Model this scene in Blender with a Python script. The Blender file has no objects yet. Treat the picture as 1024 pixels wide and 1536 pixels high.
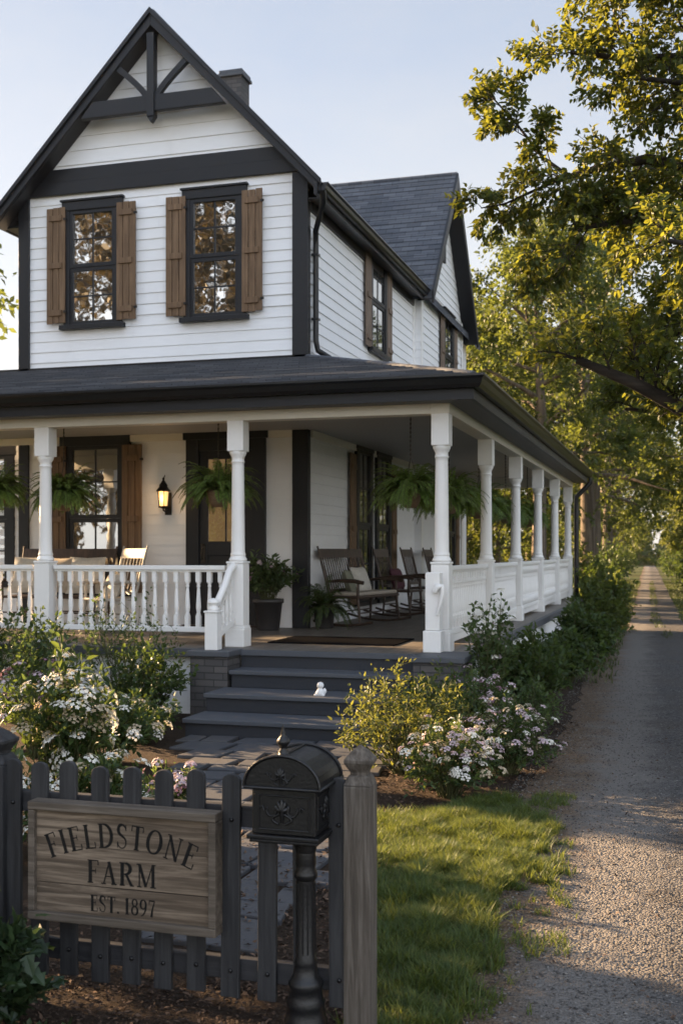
import bpy, math, random
import numpy as np
from mathutils import Vector, Matrix
PI = math.pi
rnd = random.Random(7)
sc = bpy.context.scene
C = sc.collection

# ------------------------------------------------------------------ helpers
class MB:
    def __init__(self):
        self.v = []; self.f = []; self.s = []
    def add(self, vs, fs, smooth=False):
        b = len(self.v)
        self.v += [tuple(p) for p in vs]
        for q in fs:
            self.f.append([b + i for i in q]); self.s.append(smooth)
    def box(self, x0, x1, y0, y1, z0, z1):
        self.add([(x0,y0,z0),(x1,y0,z0),(x1,y1,z0),(x0,y1,z0),(x0,y0,z1),(x1,y0,z1),(x1,y1,z1),(x0,y1,z1)],
                 [(3,2,1,0),(4,5,6,7),(0,1,5,4),(1,2,6,5),(2,3,7,6),(3,0,4,7)])
    def obox(self, c, ax, ay, az):
        c = Vector(c); ax = Vector(ax); ay = Vector(ay); az = Vector(az)
        vs = [c+sx*ax+sy*ay+sz*az for sz in (-1,1) for sx,sy in ((-1,-1),(1,-1),(1,1),(-1,1))]
        self.add(vs, [(3,2,1,0),(4,5,6,7),(0,1,5,4),(1,2,6,5),(2,3,7,6),(3,0,4,7)])
    def bar(self, p, q, w, h, up=(0,0,1)):
        p = Vector(p); q = Vector(q); d = (q-p); L = d.length; d.normalize()
        s = d.cross(Vector(up))
        if s.length < 1e-4: s = d.cross(Vector((1,0,0)))
        s.normalize(); u = s.cross(d)
        self.obox((p+q)/2, d*L/2, s*w/2, u*h/2)
    def tube(self, pts, rs, n=8, cap=True):
        pts = [Vector(p) for p in pts]
        if not hasattr(rs, '__len__'): rs = [rs]*len(pts)
        vs = []; fs = []; ref = None
        for i, p in enumerate(pts):
            d = (pts[min(i+1,len(pts)-1)] - pts[max(i-1,0)])
            if d.length < 1e-9: d = Vector((0,0,1))
            d.normalize()
            if ref is None:
                ref = d.cross(Vector((0.31,0.9,0.2)))
                if ref.length < 1e-3: ref = d.cross(Vector((1,0,0)))
            ref = ref - d*ref.dot(d)
            if ref.length < 1e-5: ref = d.orthogonal()
            ref.normalize(); b = d.cross(ref)
            for k in range(n):
                a = 2*PI*k/n
                vs.append(p + (ref*math.cos(a) + b*math.sin(a))*rs[i])
        for i in range(len(pts)-1):
            for k in range(n):
                fs.append((i*n+k, i*n+(k+1)%n, (i+1)*n+(k+1)%n, (i+1)*n+k))
        self.add(vs, fs, True)
        if cap:
            self.add(vs[:n], [tuple(range(n-1,-1,-1))]); self.add(vs[-n:], [tuple(range(n))])
    def lathe(self, prof, c=(0,0,0), n=16, rot=0, smooth=True):
        vs = []; fs = []; m = len(prof)
        for r, z in prof:
            for k in range(n):
                a = 2*PI*k/n + rot
                vs.append((c[0]+r*math.cos(a), c[1]+r*math.sin(a), c[2]+z))
        for i in range(m-1):
            for k in range(n):
                fs.append((i*n+k, i*n+(k+1)%n, (i+1)*n+(k+1)%n, (i+1)*n+k))
        self.add(vs, fs, smooth)
        self.add(vs[:n], [tuple(range(n-1,-1,-1))]); self.add(vs[-n:], [tuple(range(n))])
    def prism(self, poly, axis, a, b):
        n = len(poly)
        def P(u, v, w):
            return {'x':(w,u,v),'y':(u,w,v),'z':(u,v,w)}[axis]
        vs = [P(u,v,a) for u,v in poly] + [P(u,v,b) for u,v in poly]
        fs = [tuple(range(n-1,-1,-1)), tuple(range(n,2*n))] + [(i,(i+1)%n,n+(i+1)%n,n+i) for i in range(n)]
        self.add(vs, fs)
    def courses(self, p0, p1, q0, q1, n, lip, nrm, jit=0.0):
        p0, p1, q0, q1, N = map(Vector, (p0, p1, q0, q1, nrm))
        for i in range(n):
            t0 = i/n; t1 = (i+1)/n
            l = lip*(1 + (rnd.random()-.5)*jit)
            a = p0.lerp(q0,t0); b = p1.lerp(q1,t0); c = p1.lerp(q1,t1); d = p0.lerp(q0,t1)
            self.add([a+N*l, b+N*l, c+N*lip*.15, d+N*lip*.15], [(0,1,2,3)])
            self.add([a+N*lip*.05, b+N*lip*.05, b+N*l, a+N*l], [(0,1,2,3)])
    def build(self, name, mat, parent=None, bevel=0, smooth=False, weld=False):
        me = bpy.data.meshes.new(name)
        me.from_pydata(self.v, [], self.f)
        me.polygons.foreach_set('use_smooth', [bool(x) or smooth for x in self.s])
        me.materials.append(mat)
        me.update()
        o = bpy.data.objects.new(name, me); C.objects.link(o)
        if bevel:
            m = o.modifiers.new('edge', 'BEVEL'); m.width = bevel; m.segments = 2; m.limit_method = 'ANGLE'; m.angle_limit = 0.7
        if parent is not None: attach(o, parent)
        return o

ROOTS = {}
def worldloc(o):
    p = Vector((0,0,0))
    while o is not None:
        p = p + Vector(o.location); o = o.parent
    return p
def attach(o, parent, local=False):
    """child whose mesh is in world coordinates unless the thing is built in local coordinates"""
    o.parent = parent
    if parent.get('_loc'): o['_loc'] = 1
    else: o.location = -worldloc(parent)
def thing(name, label, cat, loc=(0,0,0), group=None, local=False):
    o = bpy.data.objects.new(name, None); C.objects.link(o); o.location = loc
    o.empty_display_size = .1
    o['label'] = label; o['category'] = cat
    if group: o['group'] = group
    if local: o['_loc'] = 1
    return o
def tag(o, label, cat, group=None):
    o['label'] = label; o['category'] = cat
    if group: o['group'] = group
    return o
def structure(name, mb, mat):
    o = mb.build(name, mat); o['kind'] = 'structure'; return o
def dup(root, loc, rz=0, label=None, group=None, scale=None):
    r = root.copy(); C.objects.link(r); r.location = loc; r.rotation_euler = (0,0,rz)
    if scale is not None: r.scale = scale if hasattr(scale,'__len__') else (scale,)*3
    if label: r['label'] = label
    if group: r['group'] = group
    for ch in list(root.children):
        c = ch.copy(); C.objects.link(c); c.parent = r
        for g in list(ch.children):
            d = g.copy(); C.objects.link(d); d.parent = c
    return r
def fastmesh(name, V, quads, mat, parent=None, smooth=False):
    V = np.ascontiguousarray(V, dtype=np.float32); quads = np.ascontiguousarray(quads, dtype=np.int32)
    k = quads.shape[1]
    me = bpy.data.meshes.new(name)
    me.vertices.add(len(V)); me.vertices.foreach_set('co', V.ravel())
    me.loops.add(quads.size); me.loops.foreach_set('vertex_index', quads.ravel())
    me.polygons.add(len(quads)); me.polygons.foreach_set('loop_start', np.arange(0, quads.size, k, dtype=np.int32))
    me.update(calc_edges=True)
    me.materials.append(mat)
    o = bpy.data.objects.new(name, me); C.objects.link(o)
    if parent is not None: attach(o, parent)
    return o

# ------------------------------------------------------------------ materials
def newmat(name):
    m = bpy.data.materials.new(name); m.use_nodes = True
    nt = m.node_tree; return m, nt, nt.nodes, nt.links, nt.nodes['Principled BSDF']
def rgb(c): return (c[0], c[1], c[2], 1)
def setin(b, **k):
    for n, v in k.items(): b.inputs[n.replace('_',' ')].default_value = v
def coords(nt, scale=(1,1,1), loc=(0,0,0)):
    g = nt.nodes.new('ShaderNodeNewGeometry'); m = nt.nodes.new('ShaderNodeMapping')
    m.inputs['Scale'].default_value = scale; m.inputs['Location'].default_value = loc
    nt.links.new(g.outputs['Position'], m.inputs['Vector']); return m.outputs['Vector']
def ocoords(nt, scale=(1,1,1)):
    g = nt.nodes.new('ShaderNodeTexCoord'); m = nt.nodes.new('ShaderNodeMapping')
    m.inputs['Scale'].default_value = scale
    nt.links.new(g.outputs['Object'], m.inputs['Vector']); return m.outputs['Vector']
def noise(nt, vec, scale, detail=4, rough=.6, dist=0):
    n = nt.nodes.new('ShaderNodeTexNoise'); n.inputs['Scale'].default_value = scale
    n.inputs['Detail'].default_value = detail; n.inputs['Roughness'].default_value = rough
    n.inputs['Distortion'].default_value = dist
    nt.links.new(vec, n.inputs['Vector']); return n.outputs['Fac']
def ramp(nt, fac, stops):
    r = nt.nodes.new('ShaderNodeValToRGB'); cr = r.color_ramp
    while len(cr.elements) < len(stops): cr.elements.new(.5)
    for e, (p, c) in zip(cr.elements, stops):
        e.position = p; e.color = rgb(c) if hasattr(c,'__len__') else (c,c,c,1)
    nt.links.new(fac, r.inputs['Fac']); return r.outputs['Color']
def mixc(nt, fac, a, b, mode='MIX'):
    m = nt.nodes.new('ShaderNodeMix'); m.data_type = 'RGBA'; m.blend_type = mode
    for s, v in ((m.inputs[0], fac), (m.inputs[6], a), (m.inputs[7], b)):
        if isinstance(v, (int,float)): s.default_value = v
        elif isinstance(v, tuple): s.default_value = rgb(v)
        else: nt.links.new(v, s)
    return m.outputs[2]
def bump(nt, bsdf, h, strength=.3, dist=.01):
    b = nt.nodes.new('ShaderNodeBump'); b.inputs['Strength'].default_value = strength; b.inputs['Distance'].default_value = dist
    nt.links.new(h, b.inputs['Height']); nt.links.new(b.outputs['Normal'], bsdf.inputs['Normal'])
def painted(name, col, rough=.5, dirt=.25, scale=(1,1,1), grain=.15, dirtcol=(.25,.22,.18), spec=.4, bscale=60):
    m, nt, N, L, b = newmat(name)
    v = coords(nt, scale); v1 = coords(nt, (1,1,1))
    n1 = noise(nt, v1, 1.3, 5, .7); n2 = noise(nt, v, bscale, 3, .6)
    f = ramp(nt, n1, [(.45, 0.0), (.85, dirt)])
    c = mixc(nt, f, col, dirtcol)
    c2 = mixc(nt, ramp(nt, noise(nt, v, 7, 4), [(.3, 0.0), (.7, .35)]), c, tuple(x*.86 for x in col))
    L.new(c2, b.inputs['Base Color']); setin(b, Roughness=rough, Specular_IOR_Level=spec)
    bump(nt, b, n2, grain, .004); return m
def wood(name, c1, c2, axis='z', rough=.6, crack=.4, sc_=1.0, spec=.3):
    m, nt, N, L, b = newmat(name)
    s = {'x':(1.5,28,28),'y':(28,1.5,28),'z':(28,28,1.5)}[axis]
    v = coords(nt, tuple(k*sc_ for k in s)); v1 = coords(nt)
    g = noise(nt, v, 1.0, 6, .65, .6)
    c = ramp(nt, g, [(.28, tuple(x*.55 for x in c1)), (.45, c1), (.7, c2)])
    big = noise(nt, v1, 2.2, 3)
    c = mixc(nt, ramp(nt, big, [(.3, 0.0), (.75, .45)]), c, tuple(x*.55 for x in c1))
    L.new(c, b.inputs['Base Color']); setin(b, Roughness=rough, Specular_IOR_Level=spec)
    bump(nt, b, g, crack, .004); return m
def leafmat(name, c1, c2, tr, trans=.42, rough=.5):
    m, nt, N, L, b = newmat(name)
    g = N.new('ShaderNodeNewGeometry')
    r = g.outputs['Random Per Island']
    c = ramp(nt, r, [(.05, tuple(x*.7 for x in c1)), (.45, c1), (.95, c2)])
    L.new(c, b.inputs['Base Color']); setin(b, Roughness=rough, Specular_IOR_Level=.3)
    t = N.new('ShaderNodeBsdfTranslucent')
    c3 = ramp(nt, r, [(.1, tuple(x*.6 for x in tr)), (.9, tr)])
    L.new(c3, t.inputs['Color'])
    mx = N.new('ShaderNodeMixShader'); mx.inputs[0].default_value = trans
    L.new(b.outputs[0], mx.inputs[1]); L.new(t.outputs[0], mx.inputs[2])
    L.new(mx.outputs[0], N['Material Output'].inputs['Surface']); return m
def plain(name, col, rough=.5, metal=0, spec=.5):
    m, nt, N, L, b = newmat(name)
    v = coords(nt); n = noise(nt, v, 25, 4)
    L.new(mixc(nt, ramp(nt, n, [(.3, 0.0), (.75, .5)]), col, tuple(x*.6 for x in col)), b.inputs['Base Color'])
    setin(b, Roughness=rough, Metallic=metal, Specular_IOR_Level=spec); return m
def shingle(name, axis, k):
    m, nt, N, L, b = newmat(name)
    g = N.new('ShaderNodeNewGeometry'); sp = N.new('ShaderNodeSeparateXYZ'); cb = N.new('ShaderNodeCombineXYZ')
    L.new(g.outputs['Position'], sp.inputs[0]); L.new(sp.outputs['X' if axis=='x' else 'Y'], cb.inputs[0])
    mu = N.new('ShaderNodeMath'); mu.operation = 'MULTIPLY'; mu.inputs[1].default_value = k
    L.new(sp.outputs['Z'], mu.inputs[0]); L.new(mu.outputs[0], cb.inputs[1])
    br = N.new('ShaderNodeTexBrick'); L.new(cb.outputs[0], br.inputs['Vector'])
    br.inputs['Scale'].default_value = 1; br.inputs['Brick Width'].default_value = .28; br.inputs['Row Height'].default_value = .14
    br.inputs['Mortar Size'].default_value = .004; br.inputs['Color1'].default_value = (.06,.066,.08,1); br.inputs['Color2'].default_value = (.11,.118,.136,1)
    br.inputs['Mortar'].default_value = (.015,.015,.018,1); br.inputs['Bias'].default_value = -.1
    n = noise(nt, g.outputs['Position'], 1.1, 5)
    c = mixc(nt, ramp(nt, n, [(.35, 0.0), (.75, .55)]), br.outputs['Color'], (.09,.094,.102))
    L.new(c, b.inputs['Base Color']); setin(b, Roughness=.85, Specular_IOR_Level=.25)
    bump(nt, b, noise(nt, g.outputs['Position'], 130, 3), .5, .006); return m
def glassmat(name, tint, refl):
    m, nt, N, L, b = newmat(name)
    v = coords(nt)
    setin(b, Roughness=.25, Specular_IOR_Level=.2)
    L.new(ramp(nt, noise(nt, v, 3.5, 3), [(.3, tuple(x*.5 for x in tint)), (.7, tint)]), b.inputs['Base Color'])
    g = N.new('ShaderNodeBsdfGlossy'); g.inputs['Roughness'].default_value = .02; g.inputs['Color'].default_value = (.85,.86,.86,1)
    bp = N.new('ShaderNodeBump'); bp.inputs['Strength'].default_value = .06; bp.inputs['Distance'].default_value = .02
    L.new(noise(nt, v, 3, 2), bp.inputs['Height']); L.new(bp.outputs[0], g.inputs['Normal'])
    mx = N.new('ShaderNodeMixShader'); mx.inputs[0].default_value = refl
    L.new(b.outputs[0], mx.inputs[1]); L.new(g.outputs[0], mx.inputs[2])
    L.new(mx.outputs[0], N['Material Output'].inputs['Surface']); return m
def emit(name, col, s):
    m, nt, N, L, b = newmat(name)
    setin(b, Roughness=.3); b.inputs['Base Color'].default_value = rgb(col)
    b.inputs['Emission Color'].default_value = rgb(col); b.inputs['Emission Strength'].default_value = s; return m

M = {}
M['siding_x'] = painted('white_siding_front', (.81,.815,.825), .55, .17, (.6,14,14), .25, (.42,.39,.33))
M['siding_y'] = painted('white_siding_side', (.81,.815,.825), .55, .17, (14,.6,14), .25, (.42,.39,.33))
M['white'] = painted('white_paint', (.8,.79,.77), .45, .2, (20,20,2), .12, (.45,.42,.36))
M['cream'] = painted('cream_beam_paint', (.72,.68,.6), .5, .2, (2,2,20), .12, (.4,.36,.3))
M['black'] = painted('black_trim', (.012,.013,.016), .45, .1, (18,18,2), .2, (.05,.046,.042), .32)
M['gutter'] = plain('black_gutter', (.008,.009,.011), .3, 0, .4)
M['ceiling'] = painted('porch_ceiling_paint', (.33,.33,.33), .6, .2, (1,30,1), .2, (.2,.19,.17))
M['soffit'] = painted('soffit_paint', (.1,.1,.105), .55, .2, (30,1,1), .2)
M['shut'] = wood('shutter_wood', (.14,.085,.047), (.24,.152,.088), 'z', .62, .35)
M['shut_side'] = wood('weathered_shutter_wood', (.16,.115,.085), (.24,.18,.14), 'z', .65, .35)
M['stone'] = painted('dark_bluestone', (.066,.072,.084), .6, .5, (1,1,1), .5, (.105,.105,.108), .35, 35)
M['riser'] = painted('slate_riser_paint', (.024,.027,.034), .6, .3, (1,1,1), .4, (.07,.065,.06), .35, 30)
M['brick'] = None
M['floor'] = wood('porch_floor_boards', (.13,.115,.1), (.21,.19,.165), 'y', .5, .3, .8)
M['darkwood'] = wood('dark_rocker_wood', (.045,.027,.018), (.085,.052,.034), 'z', .45, .3, 1, .4)
M['creamwood'] = wood('cream_chair_wood', (.42,.38,.32), (.55,.5,.43), 'z', .6, .2)
M['fence'] = wood('charcoal_fence_wood', (.024,.024,.026), (.05,.05,.052), 'z', .65, .5, 1.2)
M['fence_x'] = wood('charcoal_rail_wood', (.022,.022,.025), (.042,.042,.046), 'x', .65, .5, 1.2)
M['post'] = wood('weathered_post_wood', (.075,.062,.05), (.17,.148,.125), 'z', .8, 1.0, 1.6)
M['sign'] = wood('weathered_sign_board', (.1,.074,.052), (.29,.225,.165), 'x', .8, 1.0, 1.5)
M['signframe'] = wood('sign_frame_wood', (.085,.068,.052), (.17,.14,.112), 'x', .75, .6, 1.3)
M['ink'] = painted('black_sign_paint', (.008,.008,.008), .7, .45, (2,40,40), .2, (.045,.036,.028), .15)
M['iron'] = painted('black_cast_iron', (.007,.007,.008), .36, .15, (1,1,1), .35, (.05,.042,.034), .38, 90)
M['lampiron'] = plain('lantern_iron', (.015,.014,.013), .45, .5, .5)
M['terra'] = plain('dark_glazed_pot', (.035,.032,.032), .4, 0, .5)
M['basket'] = wood('woven_basket', (.16,.1,.06), (.26,.18,.11), 'x', .8, .9, 2)
M['mat'] = plain('black_coir_mat', (.008,.008,.009), 1.0, 0, 0)
M['chain'] = plain('chain_metal', (.06,.05,.04), .5, .7, .5)
M['pill1'] = plain('patterned_cushion_cloth', (.55,.52,.46), .9, 0, .1)
M['pill2'] = plain('plum_cushion_cloth', (.1,.045,.055), .9, 0, .1)
M['pill3'] = plain('sage_cushion_cloth', (.2,.2,.15), .9, 0, .1)
M['seatcloth'] = plain('linen_seat_cloth', (.4,.35,.29), .9, 0, .1)
M['figure'] = plain('white_ceramic', (.78,.78,.77), .4, 0, .4)
M['glow'] = emit('lantern_glow', (1.0,.55,.2), .22)
M['glass_up'] = glassmat('upper_window_glass', (.02,.022,.025), .62)
M['glass_low'] = glassmat('porch_window_glass', (.03,.026,.02), .36)
M['glass_door'] = glassmat('warm_emissive_door_glass', (.03,.026,.02), .3)
for n_ in [M['glass_door'].node_tree.nodes['Principled BSDF']]: n_.inputs['Emission Color'].default_value = (1,.6,.25,1); n_.inputs['Emission Strength'].default_value = .035  # warm emission put into the pane itself, with no lamp behind it
M['roof_main'] = shingle('shingle_gable', 'y', 1.39)
M['roof_wing'] = shingle('shingle_wing', 'x', 1.39)
M['roof_front'] = shingle('shingle_porch_front', 'x', 4.0)
M['roof_side'] = shingle('shingle_porch_side', 'y', 3.5)
def brickmat():
    m, nt, N, L, b = newmat('dark_brick')
    g = N.new('ShaderNodeNewGeometry'); sp = N.new('ShaderNodeSeparateXYZ'); cb = N.new('ShaderNodeCombineXYZ')
    ad = N.new('ShaderNodeMath'); ad.operation = 'ADD'
    L.new(g.outputs['Position'], sp.inputs[0]); L.new(sp.outputs['X'], ad.inputs[0]); L.new(sp.outputs['Y'], ad.inputs[1])
    L.new(ad.outputs[0], cb.inputs[0]); L.new(sp.outputs['Z'], cb.inputs[1])
    br = N.new('ShaderNodeTexBrick'); L.new(cb.outputs[0], br.inputs['Vector']); br.inputs['Scale'].default_value = 1
    br.inputs['Brick Width'].default_value = .21; br.inputs['Row Height'].default_value = .072; br.inputs['Mortar Size'].default_value = .006
    br.inputs['Color1'].default_value = (.05,.048,.05,1); br.inputs['Color2'].default_value = (.085,.078,.075,1); br.inputs['Mortar'].default_value = (.03,.03,.03,1)
    L.new(br.outputs['Color'], b.inputs['Base Color']); setin(b, Roughness=.8)
    inv = N.new('ShaderNodeMath'); inv.operation = 'SUBTRACT'; inv.inputs[0].default_value = 1
    L.new(br.outputs['Fac'], inv.inputs[1]); bump(nt, b, inv.outputs[0], .7, .01); return m
M['brick'] = brickmat()

# leaf materials
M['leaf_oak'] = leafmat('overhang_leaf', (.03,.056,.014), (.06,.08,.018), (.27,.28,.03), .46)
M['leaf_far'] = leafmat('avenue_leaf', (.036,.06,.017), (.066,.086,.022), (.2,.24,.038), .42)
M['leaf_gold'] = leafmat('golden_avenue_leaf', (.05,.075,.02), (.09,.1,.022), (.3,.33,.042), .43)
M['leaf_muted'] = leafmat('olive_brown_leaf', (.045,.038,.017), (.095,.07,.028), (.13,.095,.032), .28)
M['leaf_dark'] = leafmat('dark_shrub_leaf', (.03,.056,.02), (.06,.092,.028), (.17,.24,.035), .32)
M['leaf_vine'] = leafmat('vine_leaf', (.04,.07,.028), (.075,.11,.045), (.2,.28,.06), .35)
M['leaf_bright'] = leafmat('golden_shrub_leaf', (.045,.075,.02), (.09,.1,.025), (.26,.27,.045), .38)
M['leaf_fern'] = leafmat('fern_leaf', (.1,.17,.04), (.16,.24,.06), (.34,.48,.08), .4)
M['leaf_flower'] = leafmat('flower_shrub_leaf', (.03,.058,.018), (.06,.09,.028), (.18,.24,.045), .33)
M['leaf_ivy'] = leafmat('ivy_leaf', (.02,.036,.016), (.035,.058,.024), (.08,.13,.03), .25, .4)
M['petal_white'] = leafmat('white_petal', (.72,.7,.62), (.8,.78,.72), (.7,.62,.42), .3)
M['petal_pink'] = leafmat('pale_pink_petal', (.5,.38,.42), (.68,.58,.6), (.5,.36,.34), .3)
M['petal_faded'] = leafmat('faded_petal', (.42,.34,.22), (.6,.52,.38), (.4,.32,.16), .3)
M['petal_mauve'] = leafmat('mauve_petal', (.2,.1,.14), (.36,.22,.26), (.3,.16,.18), .3)
M['stem'] = plain('plant_stem', (.07,.075,.03), .7, 0, .2)
M['bark'] = wood('tree_bark', (.085,.068,.052), (.2,.165,.13), 'z', .9, 1.0, .35)
M['grass'] = leafmat('lawn_grass', (.044,.08,.02), (.098,.122,.032), (.25,.29,.045), .4)
M['bark_backlit'] = wood('backlit_tree_bark', (.024,.019,.015), (.06,.048,.038), 'x', .9, 1.0, .35)  # backlit shade of the overhanging boughs tinted into the bark colour
M['verge'] = leafmat('verge_grass', (.035,.055,.018), (.075,.085,.03), (.14,.17,.035), .3)
M['straw'] = leafmat('dry_grass', (.14,.1,.05), (.24,.18,.1), (.2,.15,.06), .3)

# ground materials
def ground_mat(name, cols, big=.6, fine=60, bstr=.8, bdist=.02, mid=8):
    m, nt, N, L, b = newmat(name); v = coords(nt)
    f = noise(nt, v, fine, 5, .7); c = ramp(nt, f, [(.3, cols[0]), (.5, cols[1]), (.72, cols[2])])
    c = mixc(nt, ramp(nt, noise(nt, v, big, 5, .65), [(.4, 0.0), (.65, .75)]), c, cols[3])
    c = mixc(nt, ramp(nt, noise(nt, v, mid, 4, .65), [(.4, 0.0), (.7, .5)]), c, tuple(x*.55 for x in cols[1]))
    L.new(c, b.inputs['Base Color']); setin(b, Roughness=.95, Specular_IOR_Level=.12)
    bump(nt, b, f, bstr, bdist); return m
M['ground'] = ground_mat('meadow_ground', [(.03,.042,.014),(.05,.068,.02),(.075,.085,.028),(.07,.062,.03)], .25, 40)
M['lawnsoil'] = ground_mat('lawn_soil', [(.03,.032,.014),(.05,.05,.022),(.085,.07,.04),(.08,.06,.04)], 2.5, 60)
M['soil'] = ground_mat('mulch_soil', [(.02,.014,.01),(.045,.03,.021),(.085,.058,.04),(.05,.036,.026)], 1.2, 45, 1, .04, 12)
M['dirt'] = ground_mat('bare_dirt', [(.055,.04,.028),(.125,.09,.062),(.2,.15,.105),(.13,.098,.07)], 1.4, 55, 1, .02)
def gravelmat():
    m, nt, N, L, b = newmat('gravel')
    v = coords(nt)
    vo = N.new('ShaderNodeTexVoronoi'); vo.inputs['Scale'].default_value = 75; L.new(v, vo.inputs['Vector'])
    sep = N.new('ShaderNodeSeparateColor'); L.new(vo.outputs['Color'], sep.inputs[0])
    c = ramp(nt, sep.outputs[0], [(0.0,(.034,.034,.036)), (.5,(.083,.082,.084)), (1.0,(.18,.176,.174))])
    c = mixc(nt, ramp(nt, noise(nt, v, 1.3, 6, .7), [(.42, 0.0), (.62, .7)]), c, (.098,.088,.079))
    c = mixc(nt, ramp(nt, noise(nt, v, 140, 3), [(.4, 0.0), (.7, .6)]), c, (.045,.042,.04))
    sx = N.new('ShaderNodeSeparateXYZ'); L.new(v, sx.inputs[0])
    m1 = N.new('ShaderNodeMath'); m1.operation = 'MULTIPLY_ADD'; m1.inputs[1].default_value = .0257; L.new(sx.outputs['Y'], m1.inputs[0]); L.new(sx.outputs['X'], m1.inputs[2])
    m2 = N.new('ShaderNodeMath'); m2.operation = 'MULTIPLY_ADD'; m2.inputs[1].default_value = .9; L.new(noise(nt, v, 2.6, 6, .7), m2.inputs[0]); L.new(m1.outputs[0], m2.inputs[2])
    df = noise(nt, v, 55, 5, .7); dc = ramp(nt, df, [(.3,(.055,.04,.028)), (.5,(.125,.09,.062)), (.72,(.2,.15,.105))])
    c = mixc(nt, ramp(nt, m2.outputs[0], [(0.0, 1.0), (.22, .0)]), c, dc)
    tr_ = N.new('ShaderNodeMath'); tr_.operation = 'SUBTRACT'; tr_.inputs[1].default_value = .22; L.new(m2.outputs[0], tr_.inputs[0])
    ab = N.new('ShaderNodeMath'); ab.operation = 'ABSOLUTE'; L.new(tr_.outputs[0], ab.inputs[0])
    c = mixc(nt, ramp(nt, ab.outputs[0], [(.1, .85), (.4, .0)]), c, (.168,.156,.145))
    L.new(c, b.inputs['Base Color']); setin(b, Roughness=.95, Specular_IOR_Level=.15)
    ad = N.new('ShaderNodeMath'); ad.operation = 'SUBTRACT'; L.new(noise(nt, v, 12, 4), ad.inputs[0])
    L.new(vo.outputs['Distance'], ad.inputs[1]); bump(nt, b, ad.outputs[0], 1, .02); return m
M['gravel'] = gravelmat()
M['pebble'] = leafmat('pebble', (.06,.057,.055), (.2,.19,.178), (.2,.2,.2), 0.0, .8)
M['chip'] = leafmat('bark_chip', (.04,.025,.017), (.115,.072,.048), (.1,.05,.03), 0.0, .9)
M['flag'] = painted('flagstone', (.055,.058,.066), .6, .7, (1,1,1), .8, (.11,.088,.068), .3, 22)


# ------------------------------------------------------------------ foliage generators
LEAF6 = (np.array([(0,0,0),(.28,.5,.07),(.68,.36,.03),(1,0,-.1),(.68,-.36,.03),(.28,-.5,.07)]), np.array([(0,1,2,3),(0,3,4,5)]))
LEAF4 = (np.array([(0,0,0),(.45,.5,.05),(1,0,-.06),(.45,-.5,.05)]), np.array([(0,1,2,3)]))
LOBED = (np.array([(0,0,0),(.1,.45,.05),(.42,.3,.03),(.5,.62,.0),(.7,.26,.0),(1,0,-.1),(.7,-.26,0),(.5,-.62,0),(.42,-.3,.03),(.1,-.45,.05)]),
         np.array([(0,1,2,2),(0,2,3,4),(0,4,5,5),(0,5,6,6),(0,6,7,8),(0,8,9,9)]))
LOBED = (LOBED[0], np.array([(0,1,2,4),(2,3,4,4),(0,4,5,6),(0,6,8,9),(6,7,8,8)]))
def unit(a): return a/np.maximum(np.linalg.norm(a, axis=1, keepdims=True), 1e-6)
def leafmesh(name, base, d, n, L, W, mat, parent=None, shape=LEAF6):
    T, Q = shape
    base = np.asarray(base, float); d = unit(np.asarray(d, float)); n = np.asarray(n, float)
    s = unit(np.cross(d, n)); u = np.cross(s, d)
    L = np.broadcast_to(np.asarray(L, float), (len(base),))[:,None,None]; W = np.broadcast_to(np.asarray(W, float), (len(base),))[:,None,None]
    V = base[:,None,:] + d[:,None,:]*T[None,:,0:1]*L + s[:,None,:]*T[None,:,1:2]*W + u[:,None,:]*T[None,:,2:3]*L
    k = len(T); idx = (np.arange(len(base))*k)[:,None,None] + Q[None]
    if shape is LOBED:
        me = bpy.data.meshes.new(name); F = []
        I = idx.reshape(-1,4).tolist(); F = [list(dict.fromkeys(q)) for q in I]
        me.from_pydata(V.reshape(-1,3).tolist(), [], F); me.materials.append(mat)
        o = bpy.data.objects.new(name, me); C.objects.link(o)
        if parent is not None: attach(o, parent)
        return o
    return fastmesh(name, V.reshape(-1,3), idx.reshape(-1,4), mat, parent)

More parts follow.
